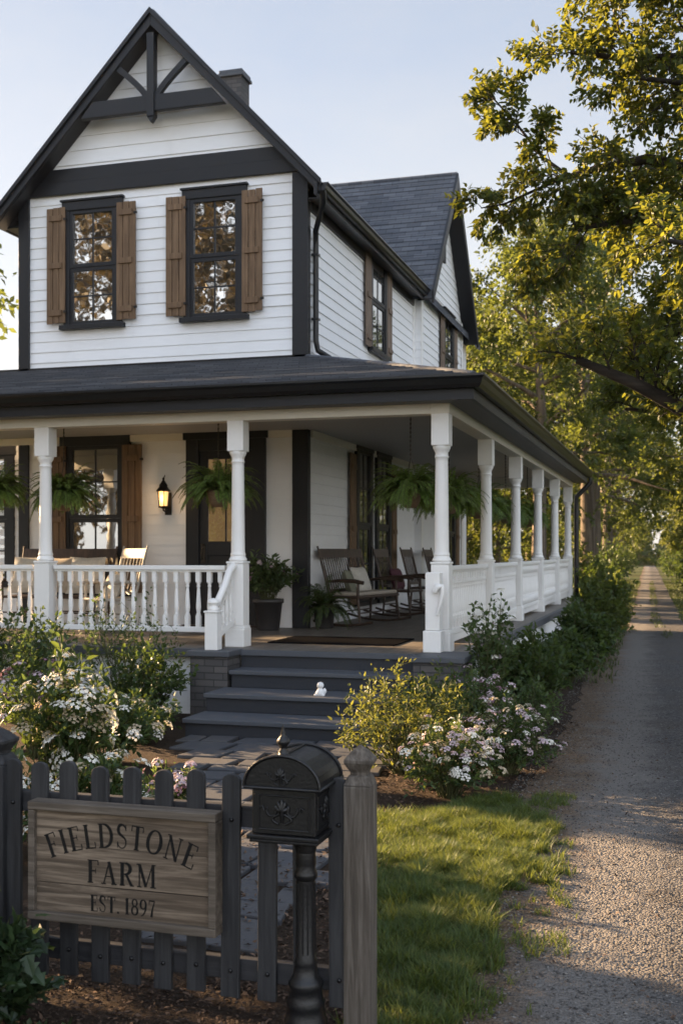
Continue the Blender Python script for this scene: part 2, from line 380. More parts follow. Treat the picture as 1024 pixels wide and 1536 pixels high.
def rvec(r):
    while True:
        v = Vector((r.uniform(-1,1), r.uniform(-1,1), r.uniform(-1,1)))
        if .05 < v.length < 1: return v.normalized()
def along(pts, t):
    x = t*(len(pts)-1); i = min(int(x), len(pts)-2); f = x-i
    return pts[i].lerp(pts[i+1], f), (pts[i+1]-pts[i]).normalized()
class Tree:
    def __init__(s, seed):
        s.r = random.Random(seed); s.bark = MB(); s.B = []; s.D = []; s.N = []; s.L = []
    def limb(s, pts, r0, r1, n=7):
        pts = [Vector(p) for p in pts]; m = len(pts)
        s.bark.tube(pts, [r0+(r1-r0)*i/(m-1) for i in range(m)], n); return pts
    def sub(s, pts, r0, count, lens, ang, levels, leaf, tmin=.25, grav=0.0, minr=.0, per=16, up=.15):
        r = s.r
        for k in range(count):
            t = tmin + (1-tmin)*((k+r.random())/count)
            p, d = along(pts, t)
            ax = d.cross(rvec(r)); ax.normalize()
            q = (Matrix.Rotation(math.radians(ang*(.65+.6*r.random())), 3, ax) @ d)
            q = (q + Vector((0,0,up)) ).normalized()
            ln = lens[0]*(1.15-.55*t)*(.6+.7*r.random()); m = 5
            P = [p.copy()]
            for i in range(m-1):
                q = (q + rvec(r)*.2 + Vector((0,0,-grav*(i/m)))).normalized()
                P.append(P[-1] + q*ln/(m-1))
            rr = max(.004, r0*(.55-.3*t))
            if rr > minr: s.bark.tube(P, [rr*(1-.7*i/(m-1)) for i in range(m)], 5 if rr > .02 else 4, False)
            if levels > 1:
                s.sub(P, rr, max(3, int(count*.8)), lens[1:], ang, levels-1, leaf, .2, grav, minr, per, up)
            else:
                for j in range(per):
                    tt = .12 + .88*(j+r.random())/per
                    b, dd = along(P, tt)
                    o = rvec(r); o = (o - dd*o.dot(dd)).normalized()
                    dr = (dd*.7 + o*.9 + Vector((0,0,-.35))).normalized()
                    s.B.append(b + o*.01 + rvec(r)*leaf*.25); s.D.append(dr)
                    s.N.append(rvec(r)*.8 + Vector((0,0,.8))); s.L.append(leaf*(.65+.6*r.random()))
    def build(s, root, leafm, wr=.55, shape=LEAF6):
        s.bark.build('trunk', M['bark'], root)
        L = np.array(s.L)
        leafmesh('crown', s.B, s.D, s.N, L, L*wr, leafm, root, shape)

def shrub_parts(seed, R, H, stems, per, leaf, wr=.5, upright=.0, side=3, wild=.12, start=.2):
    """stems rising from the root and fanning out into a mound; returns bark MB, leaf arrays, stem tips"""
    r = random.Random(seed); bark = MB(); B=[];D=[];N=[];L=[];tips=[]
    for k in range(stems):
        a = r.uniform(0, 2*PI); e = math.acos(1 - r.random()*(1-.05))
        e *= (1-upright)
        tgt = Vector((R*math.sin(e)*math.cos(a), R*math.sin(e)*math.sin(a), H*(math.cos(e)*.92+.1)))*r.uniform(.72,1.12)
        b0 = Vector((math.cos(a)*R*.2*r.random(), math.sin(a)*R*.2*r.random(), 0))
        mid = b0.lerp(tgt, .5) + Vector((0,0,H*.16)) + rvec(r)*wild*R
        P = [b0, b0.lerp(mid,.5)+Vector((0,0,H*.05)), mid, mid.lerp(tgt,.55)+rvec(r)*wild*.4*R, tgt]
        bark.tube(P, [.006,.005,.004,.003,.002], 4, False)
        tips.append((P[-1], (P[-1]-P[-2]).normalized()))
        tw = [(P, per)]
        for q in range(side):
            b, d = along(P, r.uniform(.35,.95)); o = rvec(r)
            dd = (d*.6+o).normalized(); ln = R*.28*r.uniform(.5,1.2)
            tw.append(([b, b+dd*ln*.5, b+dd*ln+Vector((0,0,.02))], max(4, per//3)))
            tips.append((tw[-1][0][-1], dd))
        for Q, n in tw:
            for j in range(n):
                t = start + (1-start)*(j+r.random())/n
                b, d = along(Q, min(t,1)); o = rvec(r)
                dr = (d*.6 + o*.8 + Vector((0,0,.12))).normalized()
                B.append(b+o*leaf*.15); D.append(dr); N.append(rvec(r)*.7+Vector((0,0,.9))); L.append(leaf*r.uniform(.55,1.2))
    return bark, (B,D,N,L), tips
def make_shrub(name, label, cat, loc, seed, R, H, stems, per, leaf, mat, wr=.5, upright=0, side=3, wild=.12, group=None, shape=LEAF6, start=.2):
    t = thing(name, label, cat, loc, group, True)
    bark, (B,D,N,L), tips = shrub_parts(seed, R, H, stems, per, leaf, wr, upright, side, wild, start)
    bark.build('stem', M['stem'], t)
    L = np.array(L); leafmesh('foliage', B, D, N, L, L*wr, M[mat], t, shape)
    return t, tips
_heads = {}
def head_mesh(mat, r_head, florets, pet, seed, dome=.5):
    key = (mat, r_head, florets, pet, seed)
    if key in _heads: return _heads[key]
    r = random.Random(seed); B=[];D=[];N=[]
    for k in range(florets):
        a = k*2.39996; q = math.sqrt((k+.5)/florets)
        c = Vector((math.cos(a)*q*r_head, math.sin(a)*q*r_head, dome*r_head*(1-q*q))) + rvec(r)*r_head*.12
        nrm = (Vector((0,0,1)) + Vector((c.x,c.y,0))/r_head*.7 + rvec(r)*.35).normalized(); x = nrm.orthogonal().normalized(); y = nrm.cross(x)
        ph = r.random()*6
        for j in range(5):
            an = ph+j*2*PI/5
            B.append(c); D.append(x*math.cos(an)+y*math.sin(an)+nrm*.2); N.append(nrm)
    o = leafmesh('flower_head', B, D, N, pet, pet*.8, M[mat], None, LEAF4)
    me = o.data; bpy.data.objects.remove(o); _heads[key] = me; return me
def add_heads(root, tips, mats, r_head, florets, pet, count, r, zmin=.0, lift=.02, size=(.7,1.3)):
    tips = [t for t in tips if t[0].z > zmin]; r.shuffle(tips)
    for k, (p, d) in enumerate(tips[:count]):
        me = head_mesh(r.choice(mats), r_head, florets, pet, k%5)
        o = bpy.data.objects.new('flower_head', me); C.objects.link(o); o.parent = root
        up = (d + Vector((0,0,.9))).normalized()
        o.rotation_euler = up.to_track_quat('Z','Y').to_euler(); o.location = p + up*lift
        o.scale = (r.uniform(*size),)*3
def fern_mesh(root, seed, R, fronds, z0, mat='leaf_fern', droop=1.0, leaf=.055, name='foliage'):
    r = random.Random(seed); B=[];D=[];N=[];L=[]; st = MB()
    for k in range(fronds):
        a = r.uniform(0,2*PI); el = r.uniform(.1,1.35); ln = R*r.uniform(.75,1.25)
        d = Vector((math.cos(a)*math.cos(el), math.sin(a)*math.cos(el), math.sin(el))); p = Vector((math.cos(a)*.04, math.sin(a)*.04, z0))
        P = [p.copy()]; n = 9
        for i in range(n):
            d = (d + Vector((0,0,-.24*droop*(.4+i/n*1.3))) + rvec(r)*.05).normalized(); p = p + d*ln/n; P.append(p.copy())
        st.tube(P, [.003]*len(P), 3, False)
        m = 26
        for j in range(m):
            t = .12+.88*j/m; b, dd = along(P, t); sd = dd.cross(Vector((0,0,1)))
            if sd.length < .1: sd = dd.orthogonal()
            sd.normalize(); up = sd.cross(dd)
            prof = math.sin(PI*min(1,(t*.9+.12)))**.7
            for sg in (-1,1):
                B.append(b); D.append(sd*sg+dd*.55+Vector((0,0,-.22))+rvec(r)*.15); N.append(up+rvec(r)*.25); L.append(leaf*prof*r.uniform(.8,1.2)+.008)
    L = np.array(L); leafmesh(name, B, D, N, L, np.minimum(L*.34,.016), M[mat], root, LEAF4)
    return st.build('stem', M['stem'], root)
# ------------------------------------------------------------------ the farmhouse
XL, XR, YF, YB = -9.42, -4.94, 14.85, 27.0       # upper walls
XC, ZR, PK, EX = -7.16, 9.40, 1.05, .27          # ridge, pitch, eave overhang
YG = 14.6                                       # gable overhang plane
house = thing('farmhouse', 'white clapboard farmhouse with black trim, brown shutters and a wraparound porch', 'house', (-7.2, 14.85, 0))
def hb(mb, name, mat, bevel=0, **k): return mb.build(name, mat, house, bevel, **k)
def roofz(x, y=None): return ZR - PK*abs(x-XC)

# core walls and lapped siding
w = MB(); E_ = .155
w.box(XL, XR-.0, YF+.02, YB, 0, 6.6)
w.prism([(XL,6.6),(XR,6.6),(XR,6.72),(XC,ZR-.16),(XL,6.72)], 'y', YF+.02, YB)
def clap_front(mb, x0, x1, y, z0, z1, e, l=None, r=None):
    n = max(1, round((z1-z0)/e))
    for i in range(n):
        a = z0+(z1-z0)*i/n; b = z0+(z1-z0)*(i+1)/n
        xa0, xa1 = (l(a), r(a)) if l else (x0, x1); xb0, xb1 = (l(b), r(b)) if l else (x0, x1)
        cuts = [0]; t = rnd.uniform(.15,.75)
        if xa1-xa0 > 2: cuts += [t]
        cuts += [1]
        for c0, c1 in zip(cuts[:-1], cuts[1:]):
            g = .0022; L_ = lambda u, v, t: u+(v-u)*t
            mb.courses((L_(xa0,xa1,c0)+(g if c0 else 0),y,a),(L_(xa0,xa1,c1)-(g if c1<1 else 0),y,a),(L_(xb0,xb1,c0)+(g if c0 else 0),y,b),(L_(xb0,xb1,c1)-(g if c1<1 else 0),y,b),1,.016,(0,-1,0),.5)
clap_front(w, XL, XR, YF+.02, 4.42, 7.06, E_)
clap_front(w, XL, XR, YF+.02, 7.06, 9.1, .2, lambda z: max(XL, XC-(ZR-.1-z)/PK), lambda z: min(XR, XC+(ZR-.1-z)/PK))
clap_front(w, XL, XR, YF+.02, .72, 3.46, .148)
hb(w, 'wall', M['siding_x'])
w = MB()
def clap_side(mb, x, y0, y1, z0, z1, e, l=None, r=None):
    n = max(1, round((z1-z0)/e))
    for i in range(n):
        a = z0+(z1-z0)*i/n; b = z0+(z1-z0)*(i+1)/n
        ya0, ya1 = (l(a), r(a)) if l else (y0, y1); yb0, yb1 = (l(b), r(b)) if l else (y0, y1)
        cuts = [0]; t = rnd.uniform(.2,.8)
        if ya1-ya0 > 2: cuts += [t]
        cuts += [1]
        for c0, c1 in zip(cuts[:-1], cuts[1:]):
            g = .003; L_ = lambda u, v, t: u+(v-u)*t
            mb.courses((x,L_(ya0,ya1,c0)+(g if c0 else 0),a),(x,L_(ya0,ya1,c1)-(g if c1<1 else 0),a),(x,L_(yb0,yb1,c0)+(g if c0 else 0),b),(x,L_(yb0,yb1,c1)-(g if c1<1 else 0),b),1,.016,(1,0,0),.5)
clap_side(w, XR, YF, 21.4, 4.4, 6.62, E_); clap_side(w, XR, YF, 21.4, .72, 3.46, .148)
hb(w, 'wall', M['siding_y'])
# cross wing
WX, WY0, WY1, WZ, WC = -4.8, 21.4, 25.7, 9.72, 23.55
WP = 1.22
w = MB(); w.box(-11, WX-.02, WY0+.01, WY1, 0, 6.9)
w.prism([(WY0+.01,6.9),(WY1,6.9),(WY1,7.0),(WC,WZ-.16),(WY0+.01,7.0)], 'x', -11, WX-.02)
clap_side(w, WX-.02, WY0, WY1, 4.3, 7.0, E_); clap_side(w, WX-.02, WY0, WY1, .72, 3.46, .148)
clap_side(w, WX-.02, WY0, WY1, 7.0, 9.5, E_, lambda z: max(WY0, WC-(WZ-.1-z)/WP), lambda z: min(WY1, WC+(WZ-.1-z)/WP))
clap_front(w, XR, WX, WY0, .72, 3.46, .148); clap_front(w, XR, WX, WY0, 4.3, 6.9, E_)
hb(w, 'wing_wall', M['siding_y'])
# single storey wing to the west
w = MB(); w.box(-11.2, XL-.005, YF+.32, 20, 0, 3.6); clap_front(w, -11.2, XL-.005, YF+.32, .72, 3.46, .148); hb(w, 'side_wing_wall', M['siding_x'])

# trim
def board(*a, name='corner_board', mat='black', bevel=.006):
    m = MB(); m.box(*a); return hb(m, name, M[mat], bevel)
board(XR-.2, XR+.03, YF-.035, YF+.0, 4.38, 7.02); board(XR-.0, XR+.03, YF+.003, YF+.09, 4.38, 6.62)
board(XL-.03, XL+.15, YF-.035, YF+.0, 4.38, 7.02)
board(XR-.2, XR+.03, YF-.035, YF+.0, .72, 3.46); board(XR-.0, XR+.03, YF+.003, YF+.09, .72, 3.46)
board(XL-.03, XL+.14, YF-.035, YF+.0, .72, 3.46)
board(XR+.002, XR+.03, WY0-.12, WY0-.004, 4.3, 6.7, mat='white'); board(WX-.0, WX+.025, WY0-.02, WY0+.12, 4.3, 7.0, mat='white')
board(WX-.0, WX+.025, WY0-.02, WY0+.12, .72, 3.44, mat='white'); board(WX-.0, WX+.025, WY1-.12, WY1+.02, .72, 3.44, mat='white'); board(WX, WX+.02, WY1-.1, WY1+.02, 4.3, 7.0, mat='white')
# frieze: two boards, lower one proud
f = MB(); f.box(XL+.12, XR-.09, YF-.045, YF+.0, 7.03, 7.22); hb(f, 'frieze_board', M['black'], .006)
f = MB(); f.prism([(XL+.22,7.222),(XR-.3,7.222),(XR-.44,7.41),(XL+.34,7.41)], 'y', YF-.03, YF+.0); hb(f, 'frieze_board', M['black'], .004)

# main roof: two slopes laid in shingle courses
def roof_slope(sx):
    m = MB(); xe = XC + sx*(abs((XR if sx>0 else XL)-XC)+EX); ze = roofz(xe)
    nv = Vector((sx*PK,0,1)).normalized()
    p = [Vector((XC,YG,ZR)), Vector((XC,YB+.4,ZR)), Vector((xe,YB+.4,ze)), Vector((xe,YG,ze))]
    lo = [q - Vector((0,0,.13)) for q in p]
    fs = [(0,1,2,3),(7,6,5,4),(0,3,7,4),(3,2,6,7),(2,1,5,6),(1,0,4,5)]
    m.add(p+lo, fs)
    m.courses(p[3]+nv*.003, p[2]+nv*.003, p[0]+nv*.003, p[1]+nv*.003, 26, .012, nv, .5)
    return m
for sx in (1,-1): hb(roof_slope(sx), 'roof', M['roof_main'])
m = MB(); m.tube([(XC,YG-.01,ZR+.0),(XC,YB+.4,ZR+.0)], .055, 8); hb(m, 'ridge_cap', M['roof_main'])
# bargeboards on the gable overhang
for sx in (1,-1):
    xe = XC + sx*(abs((XR if sx>0 else XL)-XC)+EX+.02); m = MB(); ze = roofz(xe)
    m.prism([(XC,ZR+.03),(xe,ze+.03),(xe,ze-.15),(XC,ZR-.19)], 'y', YG-.05, YG-.002); hb(m, 'bargeboard', M['black'], .008)
    m = MB(); m.prism([(XC,ZR+.055),(xe+sx*.02,ze+.035),(xe+sx*.02,ze-.05),(XC,ZR-.03)], 'y', YG-.085, YG-.052); hb(m, 'bargeboard', M['black'], .006)
    # inner raking frieze on the wall and soffit
    m = MB(); m.prism([(XC,ZR-.135),(xe-sx*.02,roofz(xe-sx*.02)-.135),(xe-sx*.02,roofz(xe-sx*.02)-.165),(XC,ZR-.165)], 'y', YG, YF-.0); hb(m, 'soffit', M['black'])
# gable ornament: collar, king post with drop, two curved braces
orn = MB(); zc = 8.12; hw = 1.12
orn.prism([(XC-hw,zc-.12),(XC+hw,zc-.12),(XC+hw-.2,zc+.11),(XC-hw+.2,zc+.11)], 'y', YG-.035, YG+.06)
oo = hb(orn, 'gable_collar', M['black'], .008)
orn = MB(); orn.box(XC-.055, XC+.055, YG-.06, YG+.065, zc-.2, ZR-.3); orn.prism([(XC-.055,zc-.202),(XC+.055,zc-.202),(XC,zc-.28)], 'y', YG-.05, YG+.05)
hb(orn, 'king_post', M['black'], .006)
for sx in (1,-1):
    m = MB(); out = []; inn = []
    for i in range(9):
        a = i/8*PI/2
        # arc leaves the collar near the king post and climbs to the rake
        out.append((XC+sx*(.1+.56*(1-math.cos(a))), zc+.1+.52*math.sin(a)))
    pts = [Vector((x, 0, z)) for x, z in out]
    for i in range(8):
        a, b = Vector(pts[i]), Vector(pts[i+1]); a.y = b.y = YG+.01
        if i: pass
        m.bar(a-(b-a)*.04, b+(b-a)*.06, .085 - .001*(i%2), .085, (0,1,0))
    # straight-ish curved brace, lower end by the king post
    m = MB()
    P = [Vector((XC+sx*(.08+.47*t), YG+.01, zc+.10+.47*t**.82)) for t in [i/7 for i in range(8)]]
    ribbon = []
    for i, p in enumerate(P):
        d = (P[min(i+1,7)]-P[max(i-1,0)]).normalized(); n = Vector((-d.z,0,d.x))
        ribbon.append((p+n*.042, p-n*.042))
    poly = [(a.x,a.z) for a,b in ribbon] + [(b.x,b.z) for a,b in reversed(ribbon)]
    m.prism(poly, 'y', YG-.025, YG+.05); hb(m, 'gable_brace', M['black'], .004)

# wing roof
def wing_slope(sy):
    m = MB(); ye = WC + sy*(2.15+.3); ze = WZ - WP*abs(ye-WC); nv = Vector((0,sy*WP,1)).normalized(); x1 = -4.52
    p = [Vector((-11,WC,WZ)), Vector((x1,WC,WZ)), Vector((x1,ye,ze)), Vector((-11,ye,ze))]
    lo = [q-Vector((0,0,.14)) for q in p]
    m.add(p+lo, [(0,1,2,3),(7,6,5,4),(0,3,7,4),(3,2,6,7),(2,1,5,6),(1,0,4,5)])
    m.courses(p[3]+nv*.003, p[2]+nv*.003, p[0]+nv*.003, p[1]+nv*.003, 24, .012, nv, .5)
    hb(m, 'wing_roof', M['roof_wing'])
    m = MB(); m.prism([(WC,WZ+.03),(ye+sy*.02,ze+.02),(ye+sy*.02,ze-.24),(WC,WZ-.3)], 'x', x1+.003, x1+.05); hb(m, 'bargeboard', M['black'], .006)
    m = MB(); m.prism([(WC,WZ-.145),(ye,ze-.145),(ye,ze-.17),(WC,WZ-.17)], 'x', WX, x1); hb(m, 'soffit', M['black'])
for sy in (-1,1): wing_slope(sy)
m = MB(); m.tube([(-11,WC,WZ),(-4.5,WC,WZ)], .05, 8); hb(m, 'ridge_cap', M['roof_wing'])
m = MB(); m.lathe([(.16,0),(.17,.01),(.17,.04),(.0,.05)], (0,0,0), 20)
gv = MB(); gv.box(WX-.02, WX+.03, WC-.17, WC+.17, 7.9, 8.75); hb(gv, 'gable_vent', M['black'], .005)
gb = MB(); gb.prism([(WC-1.05,8.0),(WC+1.05,8.0),(WC+.93,8.14),(WC-.93,8.14)], 'x', -4.6, -4.53)

# chimney
ch = MB(); ch.box(-7.5,-7.12,17.9,18.28,8.6,9.84); c0 = hb(ch, 'chimney', M['brick'], .004)
ch = MB(); ch.box(-7.54,-7.08,17.86,18.32,9.843,9.9); ch.box(-7.52,-7.1,17.88,18.3,9.903,9.96); o = ch.build('chimney_cap', M['stone'], c0, .01); o.location = -worldloc(c0)

# gutters and downspouts
def gutter_profile(s):       # (outward, z)
    return [(0,0),(.06,0),(.085,.03),(.1,.075),(.125,.095),(.125,.115),(.0,.115)]
XE = XR+EX; ZE = roofz(XE)
m = MB(); m.prism([(XE+.004+a, ZE-.14+b) for a,b in gutter_profile(1)], 'y', YG-.02, WY0-.25); hb(m, 'gutter', M['gutter'], .004)
m = MB(); m.box(XR+.03, XE-.004, YF+.0, WY0-.25, ZE-.15, ZE-.13+.0); m.box(XE-.05, XE-.002, YF-.36, WY0-.25, ZE-.2, ZE-.03); m.box(XR+.0, XR+.045, YF+.1, WY0-.13, 6.5, ZE-.152); hb(m, 'eave_fascia', M['black'])
m = MB(); XW = XL-EX; m.box(XW+.004,XL-.002,YF+.0,YB,ZE-.17,ZE-.14); m.box(XW-.03,XW+.0,YG,YB,ZE-.2,ZE-.0); hb(m, 'eave_fascia', M['black'])
m = MB(); m.tube([(XE+.06,YF-.3,ZE-.14),(XE+.05,YF-.24,ZE-.28),(XR+.08,YF+.16,ZE-.55),(XR+.07,YF+.2,ZE-.75),(XR+.07,YF+.2,4.72),(XR+.1,YF+.2,4.58),(XR+.25,YF+.28,4.48)], .042, 8)
for z in (5.0, 5.9): m.box(XR+.02, XR+.12, YF+.15, YF+.25, z, z+.03)
hb(m, 'downspout', M['gutter'])

# windows
def window(P, U, N, w, h, cols, rows, glass, casing=.1, head=.14, sill=.07, sash2=True, deep=.05):
    """P = bottom centre of the opening on the wall face; U along the wall; N outwards"""
    P = Vector(P); U = Vector(U); N = Vector(N); Zv = Vector((0,0,1))
    def bx(mb, u0,u1,z0,z1,n0,n1):
        mb.obox(P+U*(u0+u1)/2+Zv*(z0+z1)/2+N*(n0+n1)/2, U*(u1-u0)/2, N*(n1-n0)/2, Zv*(z1-z0)/2)
    m = MB(); hw_ = w/2
    bx(m, -hw_-casing,-hw_,0,h,0,deep); bx(m, hw_,hw_+casing,0,h,0,deep)
    bx(m, -hw_-casing-.02,hw_+casing+.02,h,h+head,0,deep+.012); bx(m, -hw_-casing-.04,hw_+casing+.04,h+head,h+head+.03,0,deep+.035)
    win = hb(m, 'window', M['black'], .004)
    g = MB(); bx(g, -hw_,hw_,0,h,.004,.012); o = g.build('pane', glass, win); o.location = -worldloc(win)
    s = MB(); st = .055; mid = h/2
    halves = ((0,mid-.002,.0),(mid+.0,h,.012)) if sash2 else ((0,h,0),)
    for z0, z1, off in halves:
        n0, n1 = .014, .03+off
        bx(s, -hw_,-hw_+st,z0,z1,n0,n1); bx(s, hw_-st,hw_,z0,z1,n0,n1)
        bx(s, -hw_+st,hw_-st,z0,z0+st,n0,n1); bx(s, -hw_+st,hw_-st,z1-st,z1,n0,n1)
        for c in range(1,cols):
            u = -hw_+st+(w-2*st)*c/cols; bx(s, u-.011,u+.011,z0+st,z1-st,n0-.0015,n0+.008)
        for r in range(1,rows):
            z = z0+st+(z1-z0-2*st)*r/rows; bx(s, -hw_+st,hw_-st,z-.011,z+.011,n0-.0015,n0+.007)
    o = s.build('sash', M['black'], win, .002); o.location = -worldloc(win)
    q = MB(); bx(q, -hw_-casing-.05,hw_+casing+.05,-sill,-.001,0,deep+.05); o = q.build('sill', M['black'], win, .006); o.location = -worldloc(win)
    return win
def shutter(P, U, N, w, h, mat, lean=.0):
    P = Vector(P); U = Vector(U); N = Vector(N); Zv = Vector((0,0,1))
    m = MB(); n = 3; bw = w/n
    for k in range(n):
        u = -w/2+bw*(k+.5); dz = rnd.uniform(-.008,.008)
        m.obox(P+U*u+Zv*(h/2+dz)+N*.035, U*(bw/2-.004), N*.012, Zv*(h/2))
    for z in (.09, .5, .91):
        m.obox(P+Zv*h*z+N*.058, U*(w/2-.05), N*.010, Zv*.042)
    s = hb(m, 'shutter', mat, .004)
    for z in (.1, .9):
        q = MB(); q.obox(P+Zv*h*z+N*.052+U*(w/2+.0), U*.025, N*.008, Zv*.016); o = q.build('hinge', M['lampiron'], s); o.location = -worldloc(s)
    return s
fr = YF+.005
for cx, sl, sr in ((-8.22,-8.80,-7.66),(-6.30,-6.88,-5.72)):
    window((cx,fr,5.1), (1,0,0), (0,-1,0), .74, 1.68, 2, 2, M['glass_up'], .1, .13)
    for x in (sl, sr): shutter((x,fr-.03,5.13),(1,0,0),(0,-1,0),.31,1.7,M['shut'])
for cy, w_, x in ((18.55,.86,XR+.02),(24.0,.9,WX+.0)):
    window((x,cy,5.15), (0,1,0), (1,0,0), w_, 1.62, 2, 2, M['glass_up'], .1, .13)
    for y in (cy-w_/2-.26, cy+w_/2+.26): shutter((x+.01,y,5.13),(0,1,0),(1,0,0),.33,1.68,M['shut_side'])
# porch storey
window((-8.18,fr,1.2), (1,0,0), (0,-1,0), .84, 2.12, 2, 2, M['glass_low'], .13, .17)
for x in (-8.8,-7.57): shutter((x,fr-.03,1.18),(1,0,0),(0,-1,0),.32,2.14,M['shut'])
for cy in (17.66,18.9): window((XR+.02,cy,.98), (0,1,0), (1,0,0), .74, 2.42, 2, 2, M['glass_low'], .12, .14)
for y in (16.95,19.6): shutter((XR+.03,y,.95),(0,1,0),(1,0,0),.32,2.36,M['shut'])
window((WX+.0,24.2,.98), (0,1,0), (1,0,0), .8, 2.36, 2, 2, M['glass_low'], .12, .14)
for y in (23.45,24.95): shutter((WX+.01,y,.95),(0,1,0),(1,0,0),.32,2.3,M['shut'])
window((-10.35,YF+.325,1.3), (1,0,0), (0,-1,0), 1.0, 1.95, 2, 2, M['glass_low'], .12, .14)
# front door with its glazed upper half
d = MB(); DX = -6.13
d.box(DX-.6,DX-.4,fr-.06,fr,.72,3.36); d.box(DX+.4,DX+.6,fr-.06,fr,.72,3.36); d.box(DX-.64,DX+.64,fr-.075,fr,3.36,3.5); d.box(DX-.68,DX+.68,fr-.1,fr,3.5,3.54); d.box(DX-.4,DX+.4,fr-.055,fr,3.2,3.36)
dr = hb(d, 'door', M['black'], .006)
d = MB(); d.box(DX-.4,DX-.27,fr-.03,fr,.74,3.2); d.box(DX+.27,DX+.4,fr-.03,fr,.74,3.2); d.box(DX-.27,DX+.27,fr-.03,fr,3.08,3.2); d.box(DX-.27,DX+.27,fr-.03,fr,1.72,1.92); d.box(DX-.27,DX+.27,fr-.03,fr,.74,.98)
d.box(DX-.27,DX+.27,fr-.012,fr,.98,1.72); d.box(DX-.19,DX+.19,fr-.024,fr-.012,1.06,1.64); d.box(DX-.012,DX+.012,fr-.026,fr-.008,1.92,3.08); d.box(DX-.27,DX+.27,fr-.024,fr-.008,2.49,2.51)
o = d.build('door_leaf', M['black'], dr, .005); o.location = -worldloc(dr)
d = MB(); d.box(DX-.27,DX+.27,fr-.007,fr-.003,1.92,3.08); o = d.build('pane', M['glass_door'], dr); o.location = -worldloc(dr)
d = MB(); d.box(DX-.37,DX-.31,fr-.042,fr-.031,1.62,1.86); d.tube([(DX-.34,fr-.04,1.82),(DX-.34,fr-.09,1.8),(DX-.34,fr-.09,1.68),(DX-.34,fr-.04,1.66)], .011, 8); d.lathe([(.028,0),(.03,.02),(0,.03)], (DX-.34,fr-.06,1.86), 10)
o = d.build('handle', M['chain'], dr); o.location = -worldloc(dr)
d = MB(); d.box(DX-.62,DX+.62,fr-.16,fr,.722,.745); o = d.build('threshold', M['darkwood'], dr, .005); o.location = -worldloc(dr)

# ------------------------------------------------------------------ porch
PX, PY = -2.41, 11.75          # corner post centre
XEV, YEV, ZT, ZEV = -2.0, 11.36, 4.46, 3.56
PB = 26.0                      # back end of the porch roof
PLX = -10.6
# roof
def slab_roof(name, base0, base1, top0, top1, mat, n, lipn):
    m = MB(); p = list(map(Vector, (base0, base1, top1, top0))); lo = [q-Vector((0,0,.09)) for q in p]
    m.add(p+lo, [(0,1,2,3),(7,6,5,4),(0,4,5,1),(1,5,6,2),(2,6,7,3),(3,7,4,0)])
    nv = (p[1]-p[0]).cross(p[3]-p[0]).normalized()
    m.courses(p[0]+nv*.003,p[1]+nv*.003,p[3]+nv*.003,p[2]+nv*.003,n,lipn,nv,.6); hb(m, name, mat)
slab_roof('porch_roof', (PLX,YEV,ZEV),(XEV,YEV,ZEV),(PLX,YF,ZT),(XR,YF,ZT), M['roof_front'], 25, .018)
slab_roof('porch_roof', (XEV,YEV,ZEV),(XEV,PB,ZEV),(XR,YF,ZT),(XR,PB,ZT), M['roof_side'], 22, .018)
m = MB(); m.tube([(XR,YF,ZT+.01),(XEV,YEV,ZEV+.01)], .035, 6); hb(m, 'hip_cap', M['roof_front'])
m = MB(); m.box(PLX,XR+.05,YF-.035,YF-.004+.02,ZT-.03,ZT+.035); m.box(XR+.0,XR+.05,YF-.03,PB,ZT-.03,ZT+.035); hb(m, 'flashing', M['gutter'])
# gutter run round the corner
pr = gutter_profile(1)
m = MB()
sec = lambda a, b: [(PLX, YEV-a, ZEV-.13+b*1.15), (XEV+a, YEV-a, ZEV-.13+b*1.15), (XEV+a, PB+.02, ZEV-.13+b*1.15)]
S = [sec(a+.004, b) for a, b in pr]; k = len(S); vs = [p for s in S for p in s]; fs = []
for i in range(k):
    j = (i+1)%k
    for q in (0,1): fs.append((i*3+q, i*3+q+1, j*3+q+1, j*3+q))
m.add(vs, fs); m.add([S[i][2] for i in range(k)], [tuple(range(k))]); hb(m, 'gutter', M['gutter'])
# fascia behind, soffit, beam and ceiling
m = MB(); m.box(PLX,XEV-.05,YEV+.002,YEV+.05,ZEV-.24,ZEV-.095); m.box(XEV-.05,XEV-.002,YEV+.002,PB,ZEV-.24,ZEV-.095); hb(m, 'fascia', M['black'])
m = MB(); m.box(PLX,XEV-.05,YEV+.05,PY-.105,ZEV-.235,ZEV-.215); m.box(PX+.105,XEV-.05,PY-.105,PB,ZEV-.235,ZEV-.215); hb(m, 'soffit', M['soffit'])
m = MB(); m.box(PLX,PX-.1,PY-.1,PY+.1,3.22,3.5); hb(m, 'porch_beam', M['cream'], .006)
m = MB(); m.box(PX-.1,PX+.1,PY-.1,PB-.1,3.22,3.5); hb(m, 'porch_beam', M['cream'], .006)
m = MB(); m.box(PLX,PX+.115,PY-.115,PY+.0,3.40,3.5); m.box(PX+.0,PX+.115,PY+.0,PB-.1,3.40,3.5); 
m = MB(); m.box(PX-1.0 if False else XR+.0,PX-.1,PB-.3,PB-.1,3.22,3.5); hb(m, 'porch_beam', M['cream'], .006)
m = MB(); m.box(PLX,PX-.1,PY+.1,YF,3.46,3.48); m.box(XR+.02,PX-.1,YF,PB-.12,3.46,3.48); hb(m, 'porch_ceiling', M['ceiling'])
m = MB(); m.box(PLX,XR-.2,YF-.04,YF+.003,3.36,3.46); m.box(XR+.03,XR+.06,YF+.1,WY0,3.36,3.46); hb(m, 'ceiling_moulding', M['cream'])
